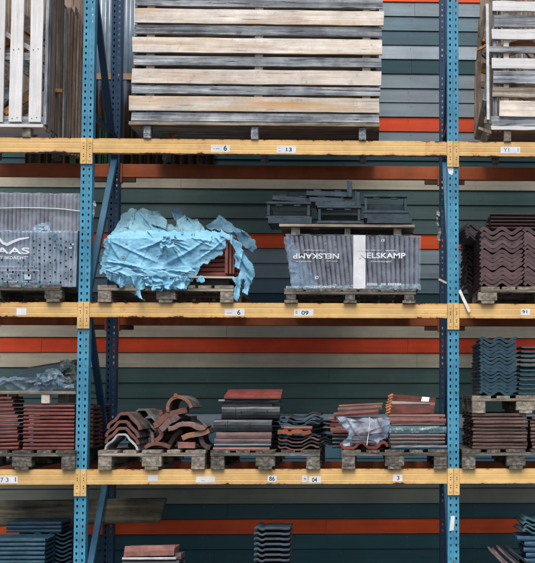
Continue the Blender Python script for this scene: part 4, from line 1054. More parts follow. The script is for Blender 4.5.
sheet_patch(s, [(176, 233), (178, 222), (184, 214), (190, 219), (198, 221), (203, 227), (206, 234), (190, 236)], lambda px, py: .0 + max(0, 238 - py) * .013, step=.6, amp=.04, fs=.06, rag=1.3, seed=19, folds=auto_folds([(176, 214), (206, 236)], 14, 1.4, .7, (8, 20), (.7, 1.8), (.015, .05), 189))
s.build('top_sheet', TARPG, tp, smooth=True, solid=.002)
s = MB()
sheet_patch(s, [(206, 226), (214, 220), (220, 214), (226, 219), (234, 226), (246, 232), (254, 240), (257, 249), (253, 253), (246, 249), (240, 243), (232, 236), (222, 230), (212, 230)],
            lambda px, py: .05 + max(0, 232 - py) * .012 + max(0, px - 235) * .004, step=.7, amp=.03, fs=.07, rag=1.2, seed=9, folds=auto_folds([(206, 214), (257, 253)], 18, .7, .4, (12, 34), (.8, 2.2), (.01, .035), 89))
s.build('loose_flap', mat('slate blue tarpaulin', [(.3, (.05, .13, .20)), (.7, (.15, .31, .42))], scale=(6, 6, 6), rough=.4, bump=.4, bdist=.01), tp, smooth=True, solid=.002)
s = MB()
sheet_patch(s, [(220, 229), (232, 236), (240, 244), (246, 256), (253, 265), (256, 276), (252, 282), (247, 295), (242, 293), (245, 282), (243, 279), (240, 290), (238, 302), (233, 298), (235, 286), (234, 279), (241, 271), (235, 268), (235, 250), (229, 240), (221, 237)],
            lambda px, py: -.02 + max(0, px - 232) * .004, step=.7, amp=.03, fs=.07, rag=1.2, seed=10, folds=auto_folds([(225, 230), (256, 300)], 24, 1.35, .5, (10, 34), (.7, 1.8), (.01, .035), 90))
s.build('right_drape', TARP, tp, smooth=True, solid=.002)
s = MB(); sheet_patch(s, [(101, 268), (110, 264), (130, 268), (150, 270), (170, 268), (190, 266), (196, 272), (190, 276), (170, 277), (150, 276), (128, 276), (110, 274)], lambda px, py: -.085, step=.6, amp=.02, fs=.06, rag=1.4, seed=29, folds=auto_folds([(101, 264), (196, 277)], 22, .1, .5, (8, 30), (.5, 1.3), (.006, .02), 91))
sheet_patch(s, [(160, 246), (164, 236), (168, 232), (171, 240), (178, 247), (170, 249), (166, 244), (160, 252)], lambda px, py: -.085, step=.6, amp=.03, fs=.3, rag=1.8, seed=19)
sheet_patch(s, [(142, 277), (150, 274), (158, 277), (163, 282), (170, 279), (182, 277), (190, 281), (186, 288), (176, 291), (164, 288), (152, 290), (146, 284)], lambda px, py: -.07, step=.6, amp=.05, fs=.2, rag=1.8, seed=20)
s.build('crumpled_fold', TARP, tp, smooth=True, solid=.002)
for (a, b) in ((123, 258.3), (127, 244.5), (206, 259.5), (176, 262.5), (154, 262)):
    s = MB(); c = P(a, b, -.098); r_ = .019 if (a, b) == (123, 258.3) else .009
    for k in range(16):
        a0, a1 = 2 * math.pi * k / 16, 2 * math.pi * (k + 1) / 16
        for (ri, ro, mm) in ((r_ * .55, r_, M['fadeink']), (0, r_ * .3, M['ink'])):
            pts_ = [(c.x + math.cos(a0) * ro, c.y, c.z + math.sin(a0) * ro), (c.x + math.cos(a1) * ro, c.y, c.z + math.sin(a1) * ro), (c.x + math.cos(a1) * ri, c.y, c.z + math.sin(a1) * ri), (c.x + math.cos(a0) * ri, c.y, c.z + math.sin(a0) * ri)]
            s.add(pts_ if ri else pts_[:3], [(0, 1, 2, 3)] if ri else [(0, 1, 2)], mm)
    s.build('eyelet_mark', None, tb, solid=.002)

# ------------------------------------------------------------------ ridge tiles
zd = ZC + .1445
rp = [(-.122, 0), (-.115, .028), (-.098, .046), (-.072, .062), (-.052, .084), (-.036, .106), (-.022, .113), (.024, .113), (.040, .102), (.056, .078), (.076, .058), (.100, .036), (.113, .016), (.120, -.008)]
rg = proto_tile('ridge_tile', rp, .023, .36, TERRA, nib=False, ny=4, rag=.002)
rgg = proto_tile('ridge_tile', rp, .015, .36, LGREY, nib=False, ny=4, rag=.002)
rgd = proto_tile('ridge_tile', rp, .016, .36, clay('grey crusted clay', (.20, .17, .16), spots=(7, .5, .62, (.36, .36, .37))), nib=False, ny=4, rag=.002)
gx = mid(107, 137.5, .02)
place(rgg, (gx, .02, zd + .002), 'pale grey edged ridge tile at the bottom of the nested ridge tiles', None, 'ridge tile', rz=-.02)
for k in range(3):
    place(rg, (gx + (.004, .006, .016)[k], .02 + J(.01), zd + .048 + .050 * k + (.01 if k == 2 else 0)), 'terracotta ridge tile nested in the arched stack', 'terracotta ridge tiles nested', 'ridge tile', rz=-.02)
place(rgd, (gx + .085, .36, zd + .185), 'grey crusted ridge tile lying highest behind the nested stack', None, 'ridge tile', rz=-.12)
for k in range(3):
    place(rgd, (gx + .085 + J(.01), .42, zd + .004 + .05 * k), 'dark ridge tile behind the nested arched stack', 'dark ridge tiles behind', 'ridge tile', rz=-.1)
ridge_cap = P(141, 404, .3)

def crust(o, m):
    # weathered skin on every face but the broken or cut ends
    o.data.materials.append(m)
    for p in o.data.polygons:
        if abs(p.normal.y) < .6: p.material_index = len(o.data.materials) - 1
CRUST = clay('weathered tile skin', (.095, .075, .07), spots=(9, .52, .66, (.20, .19, .19)))
crust(rg, CRUST)
def piece(pts, t, Y, d, label, m, name='broken_ridge_tile', yaw=0, group=None):
    pp = [P(a, b, Y) for a, b in pts]
    # smooth the polyline
    q2 = [(p.x, p.z) for p in pp]
    for _ in range(2):
        r2 = [q2[0]]
        for a, b in zip(q2, q2[1:]): r2 += [(a[0] * .75 + b[0] * .25, a[1] * .75 + b[1] * .25), (a[0] * .25 + b[0] * .75, a[1] * .25 + b[1] * .75)]
        q2 = r2 + [q2[-1]]
    s = MB(); c = pp[len(pp) // 2]
    s.ribbon([(a - c.x, b - c.z) for a, b in q2], t, 0, d, ny=4, rag=.006)
    o = s.build(name, m, origin=(0, 0, 0), label=label, cat='ridge tile' if 'ridge' in name else 'roof tile', group=group, bevel=.0025)
    o.location = (c.x, Y, c.z); o.rotation_euler.z = yaw; crust(o, CRUST); return soften(o)
arch = [(167.5, 412), (167, 406), (170, 400), (175, 397.2), (180, 397), (186, 399.5), (190, 404), (191.5, 408)]
piece(arch, .026, .03, .26, 'half round ridge tile perched on top of the broken pile', clay('warm clay', (.26, .12, .075)), 'ridge_tile', yaw=-.12)
s = MB(); c = P(175.5, 396, .03); s.prism([(c.x - .02, c.z - .014), (c.x - .012, c.z + .018), (c.x + .008, c.z + .02), (c.x + .024, c.z - .014)], .03, .07); s.build('nose_lug', ORNG, bevel=.003, label='orange clay lug broken off on the crown of the top ridge tile', cat='clay fragment')
BP = [([(154, 426), (158, 424), (163, 419), (168, 414.5), (175, 413), (181, 411), (187, 410)], .036, .05, .28, 'S curved broken ridge tile below the half round one', TERRA, .1),
      ([(160.3, 410), (161, 414), (162.5, 420), (163, 424)], .022, .12, .2, 'upright stub of tile at the left of the broken pile', TERRA, 0),
      ([(160, 430), (165, 426), (169, 421), (175, 419), (178, 416)], .040, .04, .2, 'pinkish broken tile slanting through the middle of the pile', PINKGREY, -.1),
      ([(168, 429), (174, 428), (179, 424.5), (186, 424), (192, 424.5), (197, 428), (203, 428.5), (206, 425)], .030, .03, .25, 'long wavy broken ridge tile across the pile', clay('dusky clay', (.23, .13, .11)), .0),
      ([(155, 441), (160, 438), (162, 433), (159, 428), (155, 425)], .028, .06, .22, 'hooked broken tile at the left of the pile', TERRA, .1),
      ([(182, 438.5), (188, 435.5), (195, 434.5), (202, 433.5), (209, 430.5)], .034, .05, .28, 'orange edged broken tile at the right of the pile', clay('orange edge clay', (.42, .17, .08), spots=(12, .5, .6, (.2, .15, .13))), 0),
      ([(144.5, 448), (150, 444.5), (157, 443.5), (164, 445), (170, 447.5)], .024, .04, .28, 'flat broken ridge tile lying at the bottom left of the pile', TERRA, .05),
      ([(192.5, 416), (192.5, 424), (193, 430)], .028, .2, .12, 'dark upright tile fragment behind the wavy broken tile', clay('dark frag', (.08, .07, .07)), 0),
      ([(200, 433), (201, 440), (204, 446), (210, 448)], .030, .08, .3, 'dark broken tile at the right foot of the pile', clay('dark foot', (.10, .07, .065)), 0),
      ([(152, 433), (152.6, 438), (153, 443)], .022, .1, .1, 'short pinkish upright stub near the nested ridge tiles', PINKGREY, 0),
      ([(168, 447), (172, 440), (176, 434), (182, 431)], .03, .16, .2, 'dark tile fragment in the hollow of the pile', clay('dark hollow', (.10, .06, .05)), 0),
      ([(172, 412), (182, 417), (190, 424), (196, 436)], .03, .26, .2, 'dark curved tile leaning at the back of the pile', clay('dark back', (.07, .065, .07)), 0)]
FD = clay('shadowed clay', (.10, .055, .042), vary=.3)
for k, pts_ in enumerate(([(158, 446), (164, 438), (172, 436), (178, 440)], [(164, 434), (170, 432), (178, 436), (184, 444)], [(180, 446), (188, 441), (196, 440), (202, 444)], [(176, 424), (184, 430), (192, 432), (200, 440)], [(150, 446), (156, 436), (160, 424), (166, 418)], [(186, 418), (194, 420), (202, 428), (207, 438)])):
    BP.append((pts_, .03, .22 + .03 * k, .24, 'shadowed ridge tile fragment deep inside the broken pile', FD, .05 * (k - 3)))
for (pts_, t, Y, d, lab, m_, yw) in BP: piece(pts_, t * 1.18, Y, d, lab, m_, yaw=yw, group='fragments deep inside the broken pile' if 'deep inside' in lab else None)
p0, p1 = P(178, 448.5, .03), P(195.5, 442.5, .03); s = MB(); s.plank((p0.x, .1, (p0.z + p1.z) / 2), (p1.x, .1, (p0.z + p1.z) / 2), .14, p1.z - p0.z, up=(0, 1, 0), n=5, j=.006)
s.build('tile_block', PINK, label='pink clay block under the broken ridge tiles', cat='clay block', bevel=.003)

# ------------------------------------------------------------------ middle pallet: verge tiles and wavy tiles
def slab_px(px0, px1, py0, py1, Y, d, label, m, name='roof_tile', group=None, tilt=0, nibs=(), flap=0, rz=0, skew=0):
    """flat tile whose front edge fills the given photograph box; flap hangs a verge face down the front"""
    a = P(px0, py1, Y); b = P(px1, py0, Y); h = b.z - a.z; w_ = b.x - a.x; s = MB()
    if flap:
        pr = [(.014, 0), (.004, .004), (-.004, h * .3), (-.005, h * .55), (.0, h * .78), (.012, h * .94), (.03, h), (.06, h - .002), (d, h - .012), (d, h - .03), (.06, h - .026), (.028, h * .55), (.026, 0)]
        n = len(pr)
        for (u0, u1, off) in ((0, .24, -.004), (.24, 1, 0)):
            v = []
            for k in range(7):
                u = u0 + (u1 - u0) * k / 6
                for (y, z) in pr: v.append((w_ * u + (.003 * NZ.noise((z * 60, k, px0)) if k in (0, 6) else 0), y + off + .004 * NZ.noise((u * 5, z * 20, px0)), z + .004 * NZ.noise((u * 4, 3, px0 + y))))
            s.add(v, [(k * n + i, k * n + (i + 1) % n, (k + 1) * n + (i + 1) % n, (k + 1) * n + i) for k in range(6) for i in range(n)] + [tuple(range(n)), tuple(range(7 * n - 1, 6 * n - 1, -1))])
        for x in nibs: s.box(w_ * x - .004, w_ * x + .004, -.013, .0, h * .45, h * .66)
    else:
        t = h; pr = [(0, 0), (-.003, t * .5), (.004, t), (.03, t), (.036, t * .7), (d, t * .7), (d, 0)]
        n = len(pr); v = []
        for k in range(7):
            x = w_ * k / 6
            for (y, z) in pr: v.append((x + skew * z + (.004 * NZ.noise((y * 30, z * 90, px0 + k)) if k in (0, 6) else 0), y + .003 * NZ.noise((k, z * 40, px0)), z + .0015 * NZ.noise((k * .8, y * 9, px0))))
        s.add(v, [(k * n + i, k * n + (i + 1) % n, (k + 1) * n + (i + 1) % n, (k + 1) * n + i) for k in range(6) for i in range(n)] + [tuple(range(n)), tuple(range(7 * n - 1, 6 * n - 1, -1))])
    o = s.build(name, m, origin=(0, 0, 0), label=label, cat='roof tile', group=group, bevel=.0012 if flap else 0)
    o.location = a; o.rotation_euler = (0, tilt, rz); return o
slab_px(213, 269.5, 447.2, 450.6, .02, .3, 'pink edged tile lying directly on the flaking pallet', PINK)
slab_px(214, 271, 443.6, 446.8, .02, .3, 'blue black tile second from the bottom on the flaking pallet', TEAL)
slab_px(214.5, 271, 438.6, 443.2, .02, .3, 'dusky brown tile third from the bottom on the flaking pallet', clay('dusky brown', (.15, .10, .095)))
slab_px(216, 271.5, 432.2, 438.2, .02, .3, 'pinkish grey tile just below the lower dark verge tile', PINKGREY)
slab_px(213.5, 272, 419.2, 431.8, .02, .3, 'lower dark grey verge tile with two lugs', DGREY, 'verge_tile', flap=1, nibs=(.2, .62), tilt=.004)
slab_px(221.5, 280, 406.2, 419, .03, .3, 'upper dark grey verge tile with two lugs', DGREY, 'verge_tile', flap=1, nibs=(.34, .78), tilt=-.004)
slab_px(223, 272, 403, 406, .06, .3, 'thin grey tile with orange specks above the verge tiles', clay('specked', (.16, .15, .15)))
slab_px(218.5, 279, 399.4, 402.8, .04, .32, 'thin black tile just under the top red tile', DGREY)
s = MB(); a, b, c, d_ = P(224, 398.6, .02), P(281, 398.6, .02), P(283, 391, .34), P(229, 390, .34)
for k, (u0, u1) in enumerate(((0, 1),)): 
    lo_ = [a, b, P(283, 394.5, .34), P(229, 394, .34)]
n_ = 9
prof_ = []
for i in range(n_ + 1):
    v_ = i / n_; prof_.append((v_, .006 * abs(math.sin(v_ * math.pi * 3))))
vv = []; ff = []
for i, (v_, hh) in enumerate(prof_):
    l = a.lerp(Vector((P(229, 391, .34))), v_); r_ = b.lerp(Vector((P(283, 391, .34))), v_)
    vv += [l + Vector((0, 0, hh + .014)), r_ + Vector((0, 0, hh + .014)), l, r_]
for i in range(n_): a4 = 4 * i; ff += [(a4, a4 + 1, a4 + 5, a4 + 4), (a4 + 2, a4 + 6, a4 + 7, a4 + 3), (a4, a4 + 4, a4 + 6, a4 + 2), (a4 + 1, a4 + 3, a4 + 7, a4 + 5)]
ff += [(0, 2, 3, 1), (4 * n_, 4 * n_ + 1, 4 * n_ + 3, 4 * n_ + 2)]
s.add([tuple(p) for p in vv], ff); s.build('roof_tile', clay('bright tile red', (.21, .042, .034)), label='bright red ribbed tile on top of the dark verge tiles', cat='roof tile', bevel=.001)
s = MB(); s.box(PX(216, .3), PX(278, .3), .33, .7, zd + .001, PZ(400, .3, 250)); 
# stack behind, dark tiles
bt = side_tile('roof_tile', .44, .30, .026, DGREY, rag=.004)
for k in range(9): place(bt, (mid(222, 280, .4) + J(.01), .36 + J(.01), zd + .002 + k * .034), 'dark tile in the hidden stack behind the verge tiles', 'dark tiles behind the verge tiles', rz=J(.03), hid=k < 6)
w2 = [(-.155, .012), (-.145, .0), (-.125, -.002), (-.10, .004), (-.055, -.016), (-.02, -.018), (.02, -.016), (.06, .006), (.085, .018), (.11, .016), (.14, .002), (.155, .004)]
wvs = {}
for nm, mm in (('g', DGREY), ('t', TEALL), ('r', TERRA), ('o', ORNG)): wvs[nm] = proto_tile('roof_tile', w2, .0125, .34, mm, nib=False)
xw = mid(280, 320, .02)
seq = [('r', 447.5, 'brown red wavy tile at the bottom of the small wavy stack'), ('g', 443.8, 'dark wavy tile second from the bottom of the small wavy stack'), ('r', 440.2, 'reddish wavy tile in the lower half of the small wavy stack'), ('g', 436.8, 'dark wavy tile just under the orange one'),
       ('t', 423.8, 'blue grey wavy tile just above the orange one'), ('t', 419.6, 'blue grey wavy tile second from the top of the small wavy stack'), ('g', 415.2, 'dark wavy tile on top of the small wavy stack')]
for (m_, py, lab) in seq:
    place(wvs[m_], (xw + J(.006) - (.01 if m_ == 'r' else 0), .03 + J(.01), PZ(py, .03, 300)), lab, None, rz=J(.03))
op = [(-.13, .0), (-.06, .002), (-.05, -.012), (-.03, -.012), (-.02, 0), (.05, .002), (.06, -.008), (.10, -.006), (.12, .004)]
oo = proto_tile('roof_tile', op, .030, .3, ORNG, nib=False); place(oo, (mid(278, 312, .0) , .0, PZ(432, .0, 300)), 'bright orange interlocking tile in the middle of the small wavy stack', None)
slab_px(284, 312, 426.5, 429.5, .02, .3, 'thin reddish brown tile on the orange one', clay('thin red', (.25, .09, .05)))
for k, (py, a, b) in enumerate(((423, 306, 326), (427, 304, 330), (432, 312, 325), (438, 312, 324))):
    o = place(wvs['g'], (mid(a, b, .4), .36 + .02 * k, PZ(py, .36, 310)), 'dark wavy tile sticking out at the right behind the small wavy stack', 'dark tiles sticking out behind', rz=.25 + J(.08))
for k in range(3): place(wvs['g'], (mid(300, 325, .4), .40, zd + .02 + .02 * k), 'dark wavy tile sticking out at the right behind the small wavy stack', 'dark tiles sticking out behind', rz=J(.08))
s = MB(); s.box(PX(316, .42), PX(325, .42), .35, .42, zd - .144 + .145, PZ(440, .42, 320)); 

# ------------------------------------------------------------------ right pallet: bag and mixed tiles
rw = [(-.18, .016), (-.165, -.012), (-.15, -.018), (-.085, -.018), (-.065, -.006), (-.05, .014), (-.03, .022), (-.01, .020), (.01, .002), (.025, -.014), (.09, -.016), (.105, -.004), (.12, .016), (.14, .024), (.16, .018), (.175, -.006)]
rr2 = proto_tile('roof_tile', rw, .020, .34, clay('scarlet clay', (.27, .052, .034)), nib=False)
place(rr2, (mid(341.5, 388, .01), -.01, zd + .030), 'scarlet wavy tile under the plastic bag', None)
slab_px(329, 384, 417.0, 420.8, .18, .3, 'red brown tile in the pile behind the plastic bag, second from its top', TERRA, tilt=.0)
tlt = slab_px(334, 379, 412.6, 417.2, .16, .3, 'rough red brown tile leaning on the pile behind the plastic bag', RED, tilt=-.07)
slab_px(338, 382, 407.6, 412.2, .18, .3, 'dark topped red brown tile highest behind the plastic bag', clay('dark topped', (.14, .075, .06)), tilt=-.06)
slab_px(339, 383, 404.9, 407.4, .26, .3, 'worn orange tile at the back of the pile behind the plastic bag', clay('worn orange', (.24, .085, .05)), tilt=-.05)
for k, (a, b, c, lab) in enumerate(((330, 345, 421.5, 'upper dark red tile end sticking out left of the plastic bag'), (330.5, 346, 427.8, 'lower dark red tile end sticking out left of the plastic bag'))):
    slab_px(a, 382, c, c + 5, .20, .28, lab, clay('darkred%d' % k, (.22, .06, .045)))
for k in range(4): place(bt, (mid(338, 384, .3), .22 + J(.01), zd + .002 + k * .030), 'dark tile under the pile behind the plastic bag', 'dark tiles under the bag pile', rz=J(.02))
# right hand stack
TG = clay('streaked teal glaze', (.09, .17, .19), rough=.25, spots=(25, .55, .62, (.32, .42, .44)))
for (a, b, c, d_, lab, mm) in ((391, 447, 445.2, 449.4, 'dark teal tile lowest in the stack beside the right upright', TEAL),
                            (390.5, 445, 441.2, 443.8, 'pinkish edged dark tile second from the bottom beside the right upright', PINKGREY), (390, 445, 437.7, 440.2, 'pinkish edged dark tile third from the bottom beside the right upright', PINKGREY),
                            (390, 445.5, 434.0, 436.6, 'pinkish edged dark tile just below the streaked teal one', PINKGREY), (389.5, 446.5, 426.6, 432.8, 'streaked teal glazed tile in the middle of the stack', TG),
                            (391, 445, 423.4, 425.8, 'thin black tile above the streaked teal one', DGREY), (389.5, 446, 418.4, 423.0, 'orange red tile below the top pink edged tile', clay('orange red', (.24, .065, .042))),
                            (388.5, 445, 414.4, 417.2, 'pink edged tile right under the big tilted brown tile', PINK)):
    slab_px(a, b, c, d_, .02, .32, lab, mm)
# big tilted brown tile with paper label and a chipped orange end
zb0 = P(388, 414.2, .04)
s = MB(); A, B, C, D = P(388.5, 414.0, .03), P(433.5, 413.2, .03), P(436, 397.6, .22), P(392, 394, .22)
nb_ = 8; vv = []; ff = []
for i in range(nb_ + 1):
    v_ = i / nb_; l = A.lerp(D, v_); r_ = B.lerp(C, v_); hh = .012 * math.sin(min(1, max(0, (v_ - .55) / .3)) * math.pi)
    off = Vector((0, -hh, hh * .4))
    vv += [l + off, r_ + off, l + Vector((0, .02, -.004)), r_ + Vector((0, .02, -.004))]
for i in range(nb_): a4 = 4 * i; ff += [(a4, a4 + 1, a4 + 5, a4 + 4), (a4 + 2, a4 + 6, a4 + 7, a4 + 3), (a4, a4 + 4, a4 + 6, a4 + 2), (a4 + 1, a4 + 3, a4 + 7, a4 + 5)]
ff += [(0, 2, 3, 1), (4 * nb_, 4 * nb_ + 1, 4 * nb_ + 3, 4 * nb_ + 2)]
s.add([tuple(p) for p in vv], ff); big = s.build('roof_tile', BROWNT, label='big smooth brown tile tilted up, with a white paper label on it', cat='roof tile', smooth=False)
s = MB(); q1 = [P(421, 401.8, .155), P(428.6, 402.2, .155), P(429.5, 397.8, .20), P(422, 397.2, .20)]
s.add([tuple(p + Vector((0, -.012, .004))) for p in q1], [(0, 1, 2, 3)]); s.build('paper_label', M['white'], big, solid=.001)
s = MB(); rr_ = random.Random(2)
sup = MB(); sup.box(PX(394, .15), PX(430, .15), .12, .16, PZ(414.4, .12, 410), PZ(404, .12, 410)); sup.build('tile_prop', DGREY, label='dark block propping up the tilted brown tile', cat='clay block', bevel=.003)
for k in range(7):
    v_ = k / 6; c = P(388, 413, .02).lerp(P(390.5, 396, .2), v_)
    s.tube([c + Vector((-.02 + J(.008), 0, -.008)), c + Vector((.0, -.004, .0)), c + Vector((.018, .004, .010))], .010 + J(.003), n=6)
s.build('clay_rope', clay('orange crust', (.50, .19, .07)), smooth=False, label='knobbly orange clay edge piece at the left of the tilted brown tile', cat='clay fragment')
# plastic bag
def blob_bag():
    s = MB()
    outline = [(336, 418), (342, 416.5), (351, 419), (358, 420), (366, 417.5), (374, 419), (389, 418), (389.5, 428), (387, 437), (380, 440), (379, 443), (377, 446), (371, 444), (360, 442.5), (350, 445.5), (343, 446), (341, 443), (348, 437), (349, 432), (341, 425)]
    cx_, cy_ = 364, 432
    sheet_patch(s, outline, lambda px, py: .03 - .07 * max(0, 1 - ((px - cx_) / 26) ** 2) * max(0, 1 - ((py - cy_) / 17) ** 2), step=.6, amp=.055, fs=.085, rag=1.0, seed=50, fold=(1.5, .8), ang=.3)
    back = MB()
    sheet_patch(s, outline, lambda px, py: .06 + .07 * max(0, 1 - ((px - cx_) / 26) ** 2) * max(0, 1 - ((py - cy_) / 17) ** 2), step=1.4, amp=.03, fs=.13, rag=1.2, seed=51)
    return s
bag = blob_bag().build('plastic_bag', film('bag plastic', (.46, .56, .68), .42, rough=.14, spread=.34, noise_scale=9), smooth=True, label='crumpled clear plastic bag standing on the scarlet wavy tile', cat='plastic bag')
s = MB(); s.tube([P(a, b, -.055) for a, b in ((369.5, 417), (369.6, 425), (369, 432), (367.5, 440), (367, 445))], .0035); s.build('tie_string', M['white'], bag)
for k, (a, b, c) in enumerate(((352, 374, 436), (350, 376, 441), (354, 372, 431))):
    slab_px(a, b, c, c + 3.4, .05, .1, 'tile fragment inside the plastic bag', (PINKGREY, DGREY, TERRA)[k], group='tile fragments inside the bag', name='tile_fragment')

# ------------------------------------------------------------------ ground level piles
nt_ = proto_tile('roof_tile', [(-.135, -.002), (-.118, .006), (-.105, .006), (-.088, -.006), (-.07, -.010), (-.05, .0), (.06, .0), (.085, -.004), (.11, -.004), (.135, .0)], .0155, .34, clay('dark blue grey concrete', (.06, .09, .115), rough=.4), nib=True)
zg = .146
topz = PZ(528.5, .06, 271); nN = 13; pitg = (topz - zg - .012) / (nN - 1)
nN = int((topz - zg) / .0395) + 1; pitg = (topz - zg - .012) / (nN - 1)
for k in range(nN):
    place(nt_, (mid(253, 291, .06, 540) + J(.002), .06 + J(.004), zg + .012 + k * pitg), 'dark blue grey notched tile in the narrow stack rising from the floor', 'narrow stack of dark notched tiles', rz=J(.01))
# teal flat tiles, bottom left
ft = side_tile('roof_tile', .42, .30, .026, TEALL, rag=.003)
topz = PZ(537.5, .03, 30); nN = int((topz - zg) / .0305); 
for k in range(nN):
    for xx in (0, 1):
        place(ft, (PX(45, .03, 550) - .21 - .44 * xx + J(.003), .03 + J(.004), zg + k * (topz - zg) / nN), 'flat blue grey tile in the ground pile at the bottom left', 'flat blue grey tiles at the bottom left', rz=J(.008), hid=xx == 1 and k < nN - 3)
ftw = proto_tile('roof_tile', pantile(.26, .012), .014, .32, TEAL)
z9 = topz
for k in range(nN):
    place(ftw, (PX(52, .3, 550) + .0 + J(.006), .36, zg + .02 + k * (topz - zg) / nN), 'blue wavy edged tile standing behind the blue grey ground pile', 'blue tiles behind the bottom left pile', rz=.2 + J(.03))
for k in range(3):
    place(ft, (mid(8.5, 59, .35, 530), .35, topz + .001 + k * .030 ), 'thin blue grey tile in the upper layer under the long weathered board', 'upper blue grey tiles', rz=J(.006))
for k in range(nN):
    place(ft, (mid(8.5, 59, .35, 530), .36 if 0 else .68, zg + k * (topz - zg) / nN), 'flat blue grey tile in the ground pile at the bottom left', 'flat blue grey tiles at the bottom left', rz=J(.006), hid=True)
# long weathered boards
WB = wood('weathered dark board', (.07, .07, .052), (.21, .19, .135), (.40, .33, .23), 'x', dirt=.5, dirt_scale=3, spots=(5, .60, .72, (.20, .11, .06)))
lb = thing('weathered_panel', 'long weathered brown ribbed panel lying behind the left upright near the ground', 'panel', (PX(60, .9), .9, 0))
Yb = .86
tl, tr, brr, bl = P(-60, 503, Yb + .06), P(167, 499.5, Yb + .06), P(160, 522.5, Yb), P(-60, 527.5, Yb)
s = MB(); nx, nv_ = 60, 10
vv = []
for j in range(nv_ + 1):
    for i in range(nx + 1):
        u, t = i / nx, j / nv_
        p = bl.lerp(brr, u).lerp(tl.lerp(tr, u), t)
        y = p.y - .020 * math.sin(t * math.pi) - .004 * NZ.noise((u * 12, t * 3, 1)) - .004 * (1 if int(u * 230) in (168, 169, 172, 196, 197, 201, 202) else 0)
        z = p.z + .006 * NZ.noise((u * 14, t * .3, 4)) * (1 if j in (0, nv_) else .2)
        x = p.x + (.012 * NZ.noise((t * 7, 2, 2)) if i == nx else 0)
        vv.append((x, y, z))
ff = [(j * (nx + 1) + i, j * (nx + 1) + i + 1, (j + 1) * (nx + 1) + i + 1, (j + 1) * (nx + 1) + i) for j in range(nv_) for i in range(nx)]
s.add(vv, ff); s.build('panel_face', WB, lb, smooth=True, solid=-.03)
for px in (106.5, 108.5, 135, 137.3, 40, 42):
    s = MB(); s.plank(P(px - 2, 523.5, Yb - .004), P(px + 2.6, 502, Yb + .038), .008, .008, up=(1, 0, 0), n=8, j=.001, warp=.02); s.build('seam_rib', WB, lb)
s = MB(); s.plank((tl.x, Yb + .085, tl.z - .03), (PX(166, Yb + .1), Yb + .085, PZ(503.5, Yb + .08, 160)), .04, .025, n=10, j=.004); s.build('backing_batten', WB, lb)
# support for the panel on the tiles
for px in (20, 130):
    pass
# pink tile pile
s = slab_px(123.5, 174, 556.6 - 10.2, 556.6, .05, .25, 'pale pink tile with raised end on the pile near the bottom left upright', PINK, skew=.12, tilt=-.02)
slab_px(122, 176, 557.4, 560, .04, .3, 'thin pale grey tile directly under the pink tile', LGREY)
slab_px(172.5, 181, 553, 559.5, .12, .2, 'small pinkish tile end at the right of the pink tile', PINKGREY)
pt = side_tile('roof_tile', .42, .30, .024, clay('dark mixed', (.10, .09, .10)), rag=.004)
tz = PZ(560.3, .04, 150); n3 = int((tz - zg) / .030)
for k in range(n3): place(pt, (mid(123, 177, .04, 560) + J(.006), .05 + J(.004), zg + k * (tz - zg) / n3), 'dark tile in the pile carrying the pink tile', 'dark tiles under the pink tile', rz=J(.02))
# bottom right pile
q_ = clay('deep blue concrete', (.035, .10, .16), rough=.4)
p0 = P(522, 563, .08); 
s = MB(); 
gw = proto_tile('roof_tile', pantile(.28, .014), .014, .34, clay('greenish blue', (.06, .16, .19), rough=.35))
zrr = PZ(534.5, .1, 525)
nb2 = side_tile('roof_tile', .40, .32, .034, q_, rag=.003); n4 = int((zrr - zg) / .042)
for k in range(n4): place(nb2, (PX(517, .06, 550) + .21 + (.05 if k < n4 - 1 else 0) + J(.01), .06 + J(.006), zg + k * (zrr - zg) / n4), 'deep blue tile in the ground pile at the bottom right corner', 'deep blue tiles at the bottom right', rz=J(.01))
for k in range(4): place(gw, (PX(524 + (k % 2) * 1.5, .1, 525) + .14, .06, zrr + .022 + k * .034), 'greenish blue wavy tile on top of the bottom right pile', 'greenish blue wavy tiles', rz=J(.15), ry=.08 - .05 * k)
dm = clay('dusky pink concrete', (.20, .13, .14))
for k in range(5):
    a = P(491 + k * 4.6, 551 + (k % 2) * 2 - k * .5, .05); s = MB()
    d2 = Vector((.62, 0, -.60 + .03 * k)).normalized()
    s.plank(a, a + d2 * .50, .30, .016, up=(0, 1, 0), n=5, j=.004); o = s.build('roof_tile', dm if k < 3 else DGREY, label='dusky tile leaning in a slanting row at the bottom right', cat='roof tile', group='slanting dusky tiles'); o.location.y += .15
# everything of the stacks that the frame cuts off or the front rows cover
s = MB()
for o, T in HID:
    me = o.data; s.add([v.co for v in me.vertices], [tuple(p.vertices) for p in me.polygons], me.materials[0], T)
s.build('stacked_tiles', None, label='rear and lower layers of the tile stacks on the rack and ground', cat='roof tiles', kind='stuff')
for o in {h[0] for h in HID}:
    if o.name not in _placed: bpy.data.objects.remove(o)
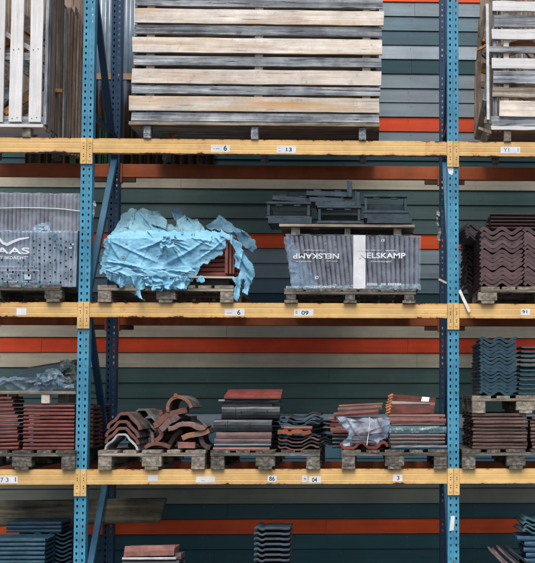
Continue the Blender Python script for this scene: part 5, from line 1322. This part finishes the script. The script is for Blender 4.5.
# ------------------------------------------------------------------ small things
ST = M['palew']['x']
for (a, b, Ya, c, d_, Yb2, lab, w_) in ((439, 279.5, .35, 447.6, 283.6, .30, 'pale wood splinter sticking out left of the right upright', .017), (459.3, 290, .03, 469.6, 312, -.03, 'pale wood lath hanging over the yellow beam', .022)):
    s = MB(); s.plank(P(a, b, Ya), P(c, d_, Yb2), w_, .008, up=(1, 0, 1), n=5, j=.003); s.build('wood_lath', ST, label=lab, cat='wood lath')
s = MB(); s.plank(P(447, 283, .30), P(459.8, 291, .03), .014, .008, up=(0, 0, 1), n=3); 
s = MB(); sheet_patch(s, [(436.5, 211), (439, 209.5), (440, 216), (438.6, 222), (440.5, 228), (440, 240), (438, 244), (436.8, 238), (437.4, 228), (436.2, 220)], lambda px, py: .985, step=.5, amp=.02, fs=.3, seed=90)
s.build('torn_wrap', mat('torn white wrap', (.55, .58, .58), rough=.5), smooth=True, solid=.001, label='torn scrap of white wrap stuck to the dark rear upright', cat='plastic scrap')
s = MB(); sheet_patch(s, [(92, 203), (95, 201), (96, 206), (94.4, 212), (93.4, 218), (91.6, 212)], lambda px, py: .05, step=.5, amp=.01, fs=.3, seed=91)
s.build('torn_wrap', film('torn clear', (.5, .6, .66), .5), smooth=True, label='torn wisp of clear wrap beside the left upright', cat='plastic scrap')
s = MB(); a = P(447.2, 175, .010); b = P(453.2, 167.4, .010); a2 = P(452.0, 174, .010)
s.prism([(a.x, b.z), (b.x, b.z), (b.x, a.z + .02), (a2.x, a.z), (a.x + .012, a.z + .012)], .0105, .0115)
ups = [o for o in bpy.data.objects if o.name.startswith('upright') and o.parent == rack]
s.build('torn_sticker', M['white'], ups[2]); 
s = MB(); a = P(449.3, 531, .0085); b = P(455, 516, .0085); s.prism([(a.x, a.z), (b.x - .01, a.z + .004), (b.x, b.z), (a.x + .012, b.z)], .0105, .0115); s.build('torn_sticker', M['white'], ups[2])

# ------------------------------------------------------------------ light
wd = bpy.data.worlds.new('World'); sc.world = wd; wd.use_nodes = True
nt = wd.node_tree; bg = nt.nodes['Background']
sky = nt.nodes.new('ShaderNodeTexSky'); sky.sky_type = 'NISHITA'; sky.sun_disc = False
EL, AZ = R(58), R(-4)     # azimuth measured from the camera side (-Y), negative = from the left
sky.sun_elevation = EL; sky.sun_rotation = math.pi + AZ * -1
sky.air_density = 1.0; sky.dust_density = 2.5; sky.ozone_density = 1
nt.links.new(sky.outputs[0], bg.inputs[0]); bg.inputs[1].default_value = .125
sl = bpy.data.lights.new('sun', 'SUN'); sl.energy = 2.7; sl.angle = R(38); sl.color = (1, .95, .88)
so = bpy.data.objects.new('sun', sl); COL.objects.link(so)
d = Vector((math.sin(AZ) * math.cos(EL), -math.cos(AZ) * math.cos(EL), math.sin(EL)))   # towards the sun
so.rotation_euler = d.to_track_quat('Z', 'Y').to_euler(); so.location = (0, -6, 8)
vs = sc.view_settings; vs.view_transform = 'Standard'; vs.look = 'None'; vs.exposure = .25; vs.gamma = 1; vs.use_curve_mapping = False
bpy.context.view_layer.update()
